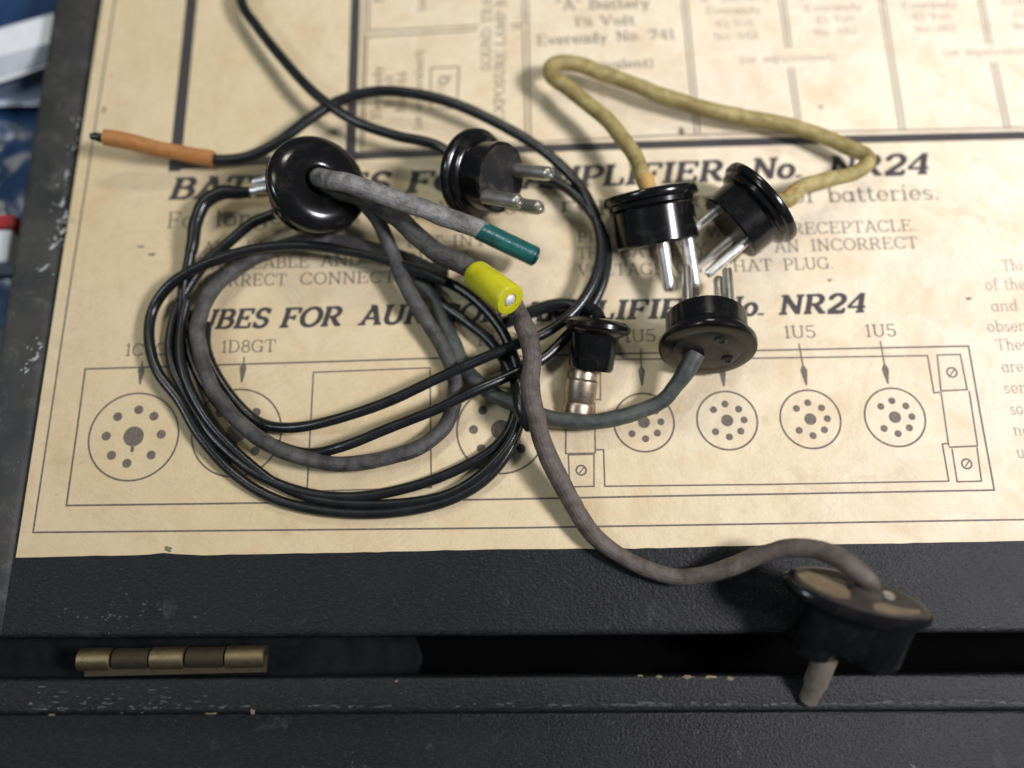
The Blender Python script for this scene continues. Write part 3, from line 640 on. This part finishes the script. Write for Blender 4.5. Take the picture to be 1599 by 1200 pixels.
# hinge
hz = -0.0020; a = W(124, 1031, hz); b = W(417, 1026, hz); hd = (b - a).normalized(); HL = (b - a).length; hr = 17.5 * mpp(a)
hinge = mesh('hinge', [], [], None, case); child(hinge)
bm = bmesh.new(); q0 = W(138, 1046, hz - 0.001); q1 = W(420, 1042, hz - 0.001)
box(bm, q0.x, q1.x, q0.y - 0.0022, q0.y + 0.003, zW - 0.0002, zW + 0.0009); bm.to_mesh(hinge.data); bm.free(); hinge.data.materials.append(M['dullbrass'])
cuts = [0, .185, .385, .575, .785, 1.0]
for i in range(5):
    p0 = a + hd * (HL * cuts[i] + 0.0003); L = HL * (cuts[i + 1] - cuts[i]) - 0.0006; shiny = i % 2 == 0; r = hr if shiny else hr * 0.93
    o = lathe('knuckle', [(r * .9, 0), (r, 0.0003), (r, L - 0.0003), (r * .9, L)], M['brass'] if shiny else M['dullbrass'], hinge, frame(p0, hd, Vector((0, 0, 1))), 32)
# dried glue flecks along the wall edge
for i, (cx, cy, rx, ry) in enumerate(((1000, 1056, 8, 3), (1030, 1057, 9, 3.5), (1075, 1058, 14, 5), (1110, 1058, 14, 4), (1140, 1060, 9, 5), (395, 1112, 7, 6), (1280, 1070, 8, 3), (82, 1117, 9, 3), (48, 1099, 5, 3), (330, 1115, 16, 2), (620, 1064, 4, 3), (1258, 1080, 5, 8))):
    rnd = random.Random(50 + i); c = W(cx, cy, zW); s = mpp(c); n = 12; vs = [(c.x, c.y, zW + 0.0004)]
    for k in range(n):
        an = 2 * math.pi * k / n; r = rnd.uniform(0.4, 1.1); vs.append((c.x + 0.75 * rx * r * s * math.cos(an), c.y + 0.7 * ry * r * s * math.sin(an), zW + 0.00012))
    child(mesh('glue_fleck', vs, [(0, 1 + k, 1 + (k + 1) % n) for k in range(n)], M['glue'], case, True))

# rubbed edges and dust on the leatherette, too fine to pick apart
rnd = random.Random(21)
def flecks(name, items, mat):
    vs = []; fs = []
    for cx, cy, rx, ry, z in items:
        c = W(cx, cy, z); s = mpp(c); b = len(vs); n = 7; a0 = rnd.uniform(0, 6.3)
        for k in range(n):
            a = a0 + 2 * math.pi * k / n; q = rnd.uniform(0.45, 1.1); vs.append((c.x + rx * q * s * math.cos(a), c.y + ry * q * s * math.sin(a), z + 0.00003))
        fs.append(tuple(range(b, b + n)))
    o = child(mesh(name, vs, fs, mat, case)); o['kind'] = 'stuff'; return o
it = []
for k in range(150):
    x = rnd.uniform(0, 1600) if rnd.random() < 0.4 else rnd.uniform(850, 1600)
    it.append((x, 1111.5 - 0.006 * (x - 800) - abs(rnd.gauss(0, 2.5)) - 7.5, rnd.uniform(2, 13), rnd.uniform(0.5, 1.4), zW))
for k in range(45):
    x = rnd.gauss(200, 90); it.append((x, rnd.gauss(1098, 9), rnd.uniform(2, 9), rnd.uniform(0.6, 1.6), zW))
flecks('edge_wear', it, M['wear'])
it = [(rnd.uniform(0, 1600), rnd.uniform(878, 980), rnd.uniform(0.5, 1.5), rnd.uniform(0.4, 1.2), 0.00002) for k in range(130)]
it += [(rnd.gauss(185, 50), rnd.gauss(955, 14), rnd.uniform(1, 4), rnd.uniform(0.6, 1.5), 0.00002) for k in range(40)]
it += [(rnd.uniform(0, 1600), rnd.uniform(1066, 1104), rnd.uniform(0.5, 1.5), rnd.uniform(0.4, 1.2), zW) for k in range(90)]
flecks('dust_specks', it, M['wear'])
# ------------------------------------------------------------------ things left of the lid
def crumple(name, x0, x1, y0, y1, z, amp, mat, seed, nx=60, ny=90):
    a, b = W(x0, y1, z), W(x1, y0, z); vs = []; fs = []
    for j in range(ny + 1):
        for i in range(nx + 1):
            X = a.x + (b.x - a.x) * i / nx; Y = a.y + (b.y - a.y) * j / ny; v = Vector((X * 20 + Y * 9 + seed, Y * 34, seed))
            e = min(1, 5 * min(i, nx - i) / nx, 5 * min(j, ny - j) / ny)
            h = abs(noise.noise(v)) * 1.0 + 0.55 * abs(noise.noise(v * 2.7)) + 0.22 * abs(noise.noise(v * 6.1))
            vs.append((X, Y, z + e * amp * h + (0.0 if e > 0 else -0.0)))
    for j in range(ny):
        for i in range(nx):
            k = j * (nx + 1) + i; fs.append((k, k + 1, k + nx + 2, k + nx + 1))
    return mesh(name, vs, fs, mat, None, True)
tag(crumple('plastic_bag', -420, 150, -180, 520, TABLE_Z + 0.001, 0.0085, M['bag'], 2.3), 'crumpled shiny blue plastic bag lying on the table left of the case', 'bag')
tag(crumple('plastic_film', -420, 130, 100, 176, TABLE_Z + 0.0095, 0.005, M['film'], 7.7, 60, 30), 'pale grey blue plastic film under the white papers left of the case', 'film')
stack = thing('paper_stack', 'stack of white papers lying on the blue bag left of the case', 'papers', W(0, 80, -0.012))
rnd = random.Random(3)
def sheet_quad(name, cs, z, thick, parent):
    bm = bmesh.new(); P = [W(x, y, z) for x, y in cs]; lo = [bm.verts.new((p.x, p.y, z - thick)) for p in P]; hi = [bm.verts.new((p.x, p.y, z)) for p in P]
    bm.faces.new(lo[::-1]); bm.faces.new(hi)
    for i in range(4): bm.faces.new((lo[i], lo[(i + 1) % 4], hi[(i + 1) % 4], hi[i]))
    bmesh.ops.recalc_face_normals(bm, faces=bm.faces)
    o = from_bm(name, bm, M['white'], parent); o.matrix_parent_inverse = Matrix.Translation(-Vector(parent.location))
for k in range(6):
    d = 7 * k
    sheet_quad('paper', [(-300, 205 - d + rnd.uniform(-2, 2)), (84, 92 - d * 0.75), (90, 24 - k), (-300, 134 - k)], -0.0135 + 0.0011 * k, 0.0006, stack)
sheet_quad('paper', [(-300, 230), (76, 102), (82, 80), (-300, 190)], -0.0150, 0.0006, stack)
pk = thing('packet', 'small red and white packet at the left edge beside the case', 'packet', W(0, 370, -0.02))
def pbox(name, x0, x1, y0, y1, z0, z1, mat):
    a, b = W(x0, y1, z1), W(x1, y0, z1); bm = bmesh.new(); box(bm, a.x, b.x, a.y, b.y, z0, z1); bmesh.ops.bevel(bm, geom=bm.edges[:], offset=0.0004, segments=2, affect='EDGES')
    o = from_bm(name, bm, mat, pk); o.matrix_parent_inverse = Matrix.Translation(-Vector(pk.location))
pbox('red_band', -120, 24, 335, 358, -0.026, -0.0125, M['red']); pbox('white_panel', -120, 18, 359, 412, -0.026, -0.0130, M['white'])

# ------------------------------------------------------------------ plugs
GRP = 'battery leads tangled on the sheet'
def plug(parent, p, axis, roll, Rpx, pins=((0.42, 0.42), (-0.42, 0.42), (-0.42, -0.42), (0.42, -0.42)), body=0.72, blen=0.62, plen=1.15, pinr=0.125, face='bakf', back='bakd', pinmat='silver', name='plug', hole=True):
    """p: centre of the back face; axis points from the back to the pins; Rpx: flange radius in photo pixels"""
    R0 = Rpx * mpp(p); m4 = frame(p, axis, roll); t = 0.20
    prof = [(0.0, 0.05), (0.2, 0.03), (0.70, 0.0), (0.93, 0.0), (0.985, 0.02), (1.0, 0.06), (1.0, t - .05), (0.98, t - .015), (0.94, t), (0.91, t + .015), (0.90, t + .10), (0.87, t + .13), (body + .04, t + .14), (body, t + .17), (body, t + blen - .03), (body - .03, t + blen)]
    o = lathe(name, [(r * R0, z * R0) for r, z in prof], M['bak'], parent, m4)
    f = lathe('pin_face', [(0.0, (t + blen + .004) * R0), ((body - .07) * R0, (t + blen + .004) * R0), ((body - .05) * R0, (t + blen - .02) * R0), (0, (t + blen - .02) * R0)][::-1], M[face], o, m4)
    g = lathe('back_plate', [(0.0, -0.003 * R0), (0.34 * R0, -0.004 * R0), (0.69 * R0, -0.006 * R0), (0.72 * R0, 0.01 * R0), (0.70 * R0, 0.04 * R0), (0.0, 0.06 * R0)], M[back], o, m4)
    for i, (ux, uy) in enumerate(pins):
        mp = m4 @ Matrix.Translation((ux * R0, uy * R0, (t + blen - .02) * R0)); r = pinr * R0; L = plen * R0
        lathe('pin', [(r * 1.0, 0), (r, L - r * .7), (r * .94, L - r * .35), (r * .72, L - r * .05), (r * .45, L), (r * .35, L - r * .25)], M[pinmat], o, mp, 20)
    return o, m4, R0

# --- yellow jumper lead with two plugs
yl = thing('jumper_lead', 'yellowed fabric cable bent in a loop with a black plug at either end', 'cable', (0, 0, 0), GRP)
pc = W(1015, 300, 0.0155); ax = cdir(0.17, -0.98, -0.09)
plug(yl, pc, ax, cdir(0.98, 0.17, 0.35), 75, pins=((0.16, 0.42), (0.64, 0.14), (0.56, -0.30)), plen=1.02, pinr=0.13, blen=0.90, body=0.86)
pd = W(1194, 312, 0.0160); ax = cdir(-0.76, -0.64, -0.06)
plug(yl, pd, ax, cdir(0.6, -0.78, 0.2), 76, pins=((0.46, 0.22), (-0.46, 0.10), (0.10, -0.50)), plen=1.05, pinr=0.10, blen=0.72, body=0.77)
tube('cable', [(1013, 296, 14), (1004, 272, 15), (988, 238, 15), (962, 203, 14), (925, 168, 13), (888, 138, 12), (864, 120, 11.5), (860, 107, 11), (876, 98, 10.5), (912, 104, 10), (985, 130, 9), (1080, 164, 8), (1160, 182, 7), (1235, 197, 7), (1300, 219, 8), (1340, 236, 9), (1357, 250, 10), (1340, 267, 11), (1290, 282, 13), (1252, 294, 15), (1234, 312, 16), (1214, 316, 16)], 24, M['yellow'], yl, 18, 8, 0.05, seed=1)
tube('frayed_end', [(1017, 299, 14.5), (1010, 285, 15), (1006, 276, 15)], 26, M['fray'], yl, 14, 6, 0.12, seed=5)
tube('frayed_end', [(1226, 316, 16), (1236, 307, 15.7), (1244, 299, 15.3)], 26, M['fray'], yl, 14, 6, 0.12, seed=6)

# --- plug A with its three grey cables
ga = thing('cable_harness', 'grey cables with green and bright yellow sleeves on a round black plug', 'cable', (0, 0, 0), GRP)
pa = W(502, 281, 0.027); axA = cdir(-0.50, -0.20, -0.84)
RA = 80 * mpp(pa); mA = frame(pa, axA, cdir(0.8, 0.1, -0.5))
prof = [(0.28, 0.50), (0.29, 0.06), (0.32, 0.005), (0.36, -0.012), (0.70, 0.0), (0.74, 0.012), (0.80, 0.03), (0.93, 0.10), (0.985, 0.15), (1.0, 0.20), (1.0, 0.36), (0.98, 0.40), (0.92, 0.43), (0.82, 0.45), (0.80, 0.50), (0.80, 0.90), (0.76, 0.94)]
plA = lathe('plug', [(r * RA, z * RA) for r, z in prof], M['bak'], ga, mA, 56)
for ux, uy in ((-0.30, 0.42), (-0.12, -0.46), (0.48, 0.18), (-0.5, 0.02)):
    r = 0.075 * RA; L = 0.62 * RA
    lathe('pin', [(r, 0), (r, L - r * .5), (r * .6, L)], M['dull'], plA, mA @ Matrix.Translation((ux * RA, uy * RA, 0.92 * RA)), 18)
# soldered brass lugs on the left
for x0, y0, z0, x1, y1, z1, wd in ((436, 275, 14, 398, 286, 11, 13), (430, 288, 12, 392, 299, 9, 13), (428, 300, 11, 404, 303, 9, 9), (424, 268, 14, 414, 292, 10, 8)):
    tube('lug', [(x0, y0, z0), ((x0 + x1) / 2, (y0 + y1) / 2 + 1, (z0 + z1) / 2), (x1, y1, z1)], wd, M['silver'] if wd > 9 else M['brass'], ga, 12, 5, 0.22, seed=wd + x0)
tube('cable', [(494, 276, 20), (503, 279, 28), (525, 283, 33), (556, 290, 34), (604, 307, 33), (660, 326, 30), (715, 345, 25), (756, 362, 20)], 31, M['greyl'], ga, 18, 9, 0.04, seed=2)
tube('green_sleeve', [(750, 359.5, 20.6), (752, 360.5, 20.5), (790, 379, 17), (832, 399, 13.5), (834, 400, 13.4)], 32, M['teal'], ga, 22, 6, 0.0)
tube('cable', [(496, 284, 21), (530, 296, 25), (580, 314, 23), (622, 342, 20), (656, 372, 17), (684, 394, 16), (716, 411, 17), (748, 427, 18)], 31, M['grey'], ga, 18, 9, 0.05, seed=3)
# loop cable: out of the plug, once round and under
tube('cable', [(505, 290, 21), (545, 300, 20), (580, 330, 16), (604, 372, 12), (622, 420, 9), (652, 478, 7), (690, 540, 5), (711, 596, 4), (705, 648, 4), (668, 690, 4.2), (605, 716, 5), (525, 724, 5.5), (445, 706, 7.5), (383, 668, 9), (336, 612, 9), (312, 550, 9), (312, 494, 8), (340, 445, 6), (386, 409, 4.6), (438, 386, 4), (500, 376, 4), (560, 384, 4), (620, 401, 4), (672, 420, 4), (700, 424, 4)], 24, M['grey'], ga, 18, 8, 0.05, seed=4)
# bright yellow insulating cap with a metal contact inside
c0 = W(742, 427, 0.0175); c1 = W(798, 470, 0.0265); axY = (c1 - c0).normalized(); Ly = (c1 - c0).length; mY = frame(c0, axY, Vector((0, 0, 1))); ry = 26.5 * mpp(c1)
lathe('yellow_cap', [(ry * .55, 0.001), (ry * .80, 0.0), (ry * .88, 0.0006), (ry * .92, 0.0018), (ry * .97, Ly * .5), (ry * 1.0, Ly - .0012), (ry * .93, Ly - .0002), (ry * .84, Ly), (ry * .46, Ly - .0002), (ry * .42, Ly - .0008), (ry * .41, Ly - .006), (ry * .38, Ly - .008)], M['lime'], ga, mY, 40)
lathe('contact', [(ry * .28, Ly - .010), (ry * .40, Ly - .009), (ry * .40, Ly - .0010), (ry * .34, Ly - .0002), (ry * .15, Ly + .0002)], M['tin'], ga, mY, 28)

# --- plug B with the long black wire that leaves the top of the picture
gb = thing('plug_lead', 'black plug on its side showing pins, on a black wire coming from the top edge', 'cable', (0, 0, 0), GRP)
pb = W(736, 272, 0.0135); axB = cdir(0.74, -0.24, 0.62)
plug(gb, pb, axB, cdir(0.2, 0.95, 0.2), 70, pins=((0.24, -0.44), (-0.46, 0.40), (-0.50, -0.30)), plen=1.02, pinr=0.155, blen=0.72, body=0.76, pinmat='dull')
tube('wire', [(372, -60, 6), (378, 4, 7), (402, 42, 8), (440, 90, 9), (492, 146, 11), (552, 188, 12), (615, 211, 12), (680, 226, 12), (716, 252, 12), (732, 266, 13)], 16.5, M['black'], gb, 16, 10, 0.02, seed=7)

# --- black wire coil: test lead with the orange sleeve
bl = thing('test_lead', 'long black wire looped across the sheet and ending in an orange sleeved tip', 'cable', (0, 0, 0), GRP)
tube('wire', [(316, 244, 6.8), (345, 250, 6), (390, 244, 7), (435, 222, 9), (482, 187, 10), (532, 157, 10), (590, 143, 10), (650, 147, 10), (712, 163, 10), (772, 190, 10), (832, 224, 10), (880, 262, 10), (915, 305, 10), (935, 355, 9), (938, 402, 9), (924, 448, 9), (895, 488, 9), (852, 520, 9), (800, 541, 10), (740, 566, 10), (680, 593, 10), (605, 628, 10), (525, 655, 9), (460, 668, 6), (410, 662, 3), (372, 632, 2.4), (340, 588, 2.2), (322, 545, 2.2), (322, 505, 2.2)], 17, M['black'], bl, 16, 9, 0.02, seed=8)
tube('orange_sleeve', [(167, 214, 14), (169, 214.5, 14), (230, 229, 11.5), (285, 240, 8.5), (329, 247, 6.2), (331, 247.4, 6)], 25, M['orange'], bl, 20, 7, 0.05, seed=9)
tube('wire_tip', [(141, 213, 15, 9), (150, 213, 14.8, 13), (158, 215, 14.5, 15), (174, 217, 13.8, 15)], 14, M['black'], bl, 14, 6, 0.1, seed=10)

# --- second wire: plug B's neighbour to plug A's lug
b2 = thing('hookup_wire', 'black wire running from beside the pinned plug through the coil up to the soldered lugs', 'wire', (0, 0, 0), GRP)
tube('wire', [(842, 276, 6), (868, 284, 7), (898, 304, 8), (928, 338, 9), (948, 388, 6), (942, 440, 5.5), (918, 488, 5), (884, 527, 5), (846, 562, 6), (800, 585, 8), (745, 609, 10), (685, 638, 10), (605, 670, 9.5), (540, 696, 9.0), (482, 708, 4), (425, 692, 2.2), (370, 660, 2.2), (326, 610, 2.2), (299, 560, 2.4), (286, 505, 3), (286, 452, 4.5), (295, 410, 6), (299, 386, 7)], 17, M['black'], b2, 16, 9, 0.02, seed=11)
tube('shrink_tube', [(298, 394, 7, 19), (301, 376, 7.5, 20), (306, 346, 8, 21), (318, 318, 8.5, 23), (345, 301, 9, 23), (372, 301, 9, 20), (392, 300, 9, 17)], 22, M['black'], b2, 16, 8, 0.05, seed=12)

# --- the coil itself
b3 = thing('wire_coil', 'coil of black wire wound in two turns over the tube diagram', 'wire', (0, 0, 0), GRP)
tube('wire', [(428, 334, 9), (392, 350, 8), (355, 381, 6.5), (322, 410, 5), (290, 455, 4), (270, 508, 2.4), (267, 560, 2.2), (292, 622, 2.2), (338, 688, 2.2), (402, 740, 2.2), (478, 770, 2.2), (560, 776, 2.2), (655, 757, 2.2), (738, 722, 2.4), (786, 686, 3), (806, 640, 3.5), (803, 592, 4), (770, 538, 5), (728, 502, 4.5), (690, 474, 3.2), (664, 440, 2.4)], 17, M['black'], b3, 16, 9, 0.02, seed=13)
tube('wire', [(632, 424, 2.2), (692, 438, 4), (742, 468, 5.5), (784, 516, 6), (808, 576, 5.6), (814, 640, 5), (797, 700, 4), (755, 752, 3), (690, 786, 2.3), (600, 802, 2.2), (510, 799, 2.2), (430, 780, 2.2), (365, 740, 2.5), (314, 684, 4), (280, 626, 5.2), (246, 580, 5.5), (233, 530, 5), (240, 482, 5), (272, 440, 8), (330, 409, 10), (400, 389, 10), (480, 384, 10), (560, 396, 10), (622, 413, 9.5), (668, 428, 9), (698, 441, 9)], 17, M['black'], b3, 16, 9, 0.02, seed=14)
tube('wire', [(806, 600, 8), (812, 640, 7), (797, 690, 6), (750, 742, 4.5), (690, 775, 3), (610, 787, 2.2), (520, 785, 2.2), (448, 764, 2.2), (388, 722, 3), (330, 664, 4.5), (296, 606, 5), (282, 556, 5.5), (284, 508, 5.5), (292, 470, 6)], 15, M['black'], b3, 14, 9, 0.02, seed=15)

# --- brown cable with the dark green branch
br = thing('branched_cable', 'brown grey cable with dark green branch, ending in an oval black plug', 'cable', (0, 0, 0), GRP)
tube('cable', [(752, 428, 9), (782, 450, 10), (806, 482, 13), (823, 520, 16), (831, 560, 17), (829, 600, 16), (834, 640, 15), (848, 690, 12), (872, 746, 9), (906, 806, 6, 29), (950, 855, 4.5, 27), (1010, 889, 4, 26), (1075, 902, 5, 27), (1140, 886, 9, 28), (1200, 864, 15, 29), (1256, 856, 21, 30), (1304, 869, 26, 32), (1334, 889, 28, 32), (1356, 908, 27, 28), (1362, 916, 23, 24)], 31, M['brown'], br, 18, 9, 0.06, seed=16)
tube('splice', [(812, 600, 13, 20), (814, 622, 13.5, 27), (818, 645, 13, 28), (830, 668, 11, 22)], 24, M['black'], br, 16, 7, 0.05, seed=17)
tube('cable', [(1088, 552, 16, 32), (1075, 576, 14, 30), (1058, 602, 11), (1034, 626, 8.5), (990, 646, 7), (930, 659, 6.5), (870, 656, 6.5), (818, 636, 7), (768, 614, 4.5), (728, 580, 2.8), (702, 524, 2.6), (682, 472, 2.6), (652, 440, 2.6)], 25, M['green'], br, 18, 9, 0.05, seed=18)
pf = W(1106, 548, 0.0185); axF = cdir(0.06, 0.86, -0.50)
plug(br, pf, axF, cdir(0.99, -0.05, 0.1), 76, pins=((-0.38, -0.18), (0.36, 0.22), (0.50, -0.10), (-0.1, 0.52)), plen=1.25, pinr=0.11, blen=0.62, body=0.84, pinmat='dull')
for dx, dy in ((0.44, 0.30), (0.20, -0.42)):
    mF = frame(pf, axF, cdir(0.99, -0.05, 0.1)); RF = 76 * mpp(pf)
    lathe('rivet', [(0.10 * RF, 0.02 * RF), (0.13 * RF, -0.03 * RF), (0.09 * RF, -0.05 * RF), (0.05 * RF, -0.02 * RF)], M['bakf'], br, mF @ Matrix.Translation((dx * RF, dy * RF, 0)), 20)

# oval plug G
pg = W(1342, 926, 0.0245); axG = cdir(-0.17, -0.90, -0.40); mG = frame(pg, axG, cdir(0.90, -0.43, 0.05)); sG = mpp(pg)
mGs = mG @ Matrix.Diagonal((sG, sG, sG, 1))
ov = lathe('plug', [(0, 0), (96, 0), (110, 2), (115, 7), (115, 14), (111, 20), (103, 24), (96, 26), (0, 26)], M['bak'], br, mGs, 64, 1.0, 0.50)
lathe('back_plate', [(0, -1.2), (98, -1.2), (101, 1), (0, 1)], M['dirt'], ov, mGs, 48, 1.0, 0.47)
def patch(poly):
    top = [mGs @ Vector((x, y, -2.2)) for x, y in poly]; bot = [mGs @ Vector((x, y, -1.0)) for x, y in poly]; n = len(poly)
    mesh('lit_patch', bot + top, [tuple(range(n, 2 * n))] + [(i, (i + 1) % n, n + (i + 1) % n, n + i) for i in range(n)], M['tan'], ov)  # lit regions of the plug's back, painted as tan pieces
patch([(-97, -2), (-80, -16), (-52, -22), (-22, -20), (-14, 2), (-18, 26), (-40, 34), (-70, 26), (-90, 12)])
patch([(16, 26), (30, 14), (62, 14), (92, 6), (90, 14), (70, 28), (44, 38), (18, 41)])
lathe('cable_clamp', [(0, -13), (10, -13), (16, -10), (19, -4), (20, 1), (0, 1)], M['dirt'], ov, mGs @ Matrix.Translation((10, -4, 0)), 28, 1.5, 1.0)
lathe('screw', [(0, -6), (7, -6), (10, -4), (10, 0), (0, 0)], M['dull'], ov, mGs @ Matrix.Translation((46, -10, 0)), 20)
def barrel(dx, r, L, nm='barrel'):
    return lathe(nm, [(r, 20), (r, L - 6), (r - 2, L - 2), (r - 6, L), (0, L)], M['bak'], ov, mG @ Matrix.Translation((dx * sG, -4 * sG, 0)) @ Matrix.Diagonal((sG, sG, sG, 1)), 40)
lathe('body', [(86, 20), (86, 88), (82, 94), (74, 97), (0, 97)], M['bak'], ov, mG @ Matrix.Translation((6 * sG, 0, 0)) @ Matrix.Diagonal((sG, sG, sG, 1)), 56, 1.0, 0.52)
barrel(-38, 44, 124); barrel(50, 50, 108)
mP = mG @ Matrix.Translation((-14 * sG, 14 * sG, 0)) @ Matrix.Diagonal((sG, sG, sG, 1))
lathe('pin', [(19, 120), (19, 178), (16, 186), (15, 214), (11, 219), (0, 219)], M['wornpin'], ov, mP, 28)

# --- plug E with a single wide metal shank
ge = thing('single_plug', 'small black plug with a wide metal shank lying between the coil and the upright plug', 'plug', (0, 0, 0), GRP)
pe = W(934, 500, 0.0130); axE = cdir(-0.14, -0.98, -0.055); mE = frame(pe, axE, cdir(0.95, -0.2, 0.2)); sE = mpp(pe); mE2 = mE @ Matrix.Diagonal((sE, sE, sE, 1))
bd = lathe('plug', [(0, -2), (26, -3), (44, 0), (53, 6), (54, 12), (51, 17), (43, 21), (38, 24), (36.5, 30), (35.5, 74), (32, 79), (0, 80)], M['bak'], ge, mE2, 48)
lathe('shank', [(20, 78), (22, 82), (22, 94), (25, 97), (25, 128), (23, 132), (25, 136), (25, 160), (21, 166), (0, 166)], M['shank'], bd, mE2 @ Matrix.Translation((-10, 0, 0)), 32)
tube('wire', [(938, 500, 12), (930, 486, 10), (905, 478, 6), (870, 476, 4), (835, 486, 3), (800, 500, 2.4), (776, 510, 2.2)], 20, M['black'], ge, 14, 8, 0.03, seed=20)
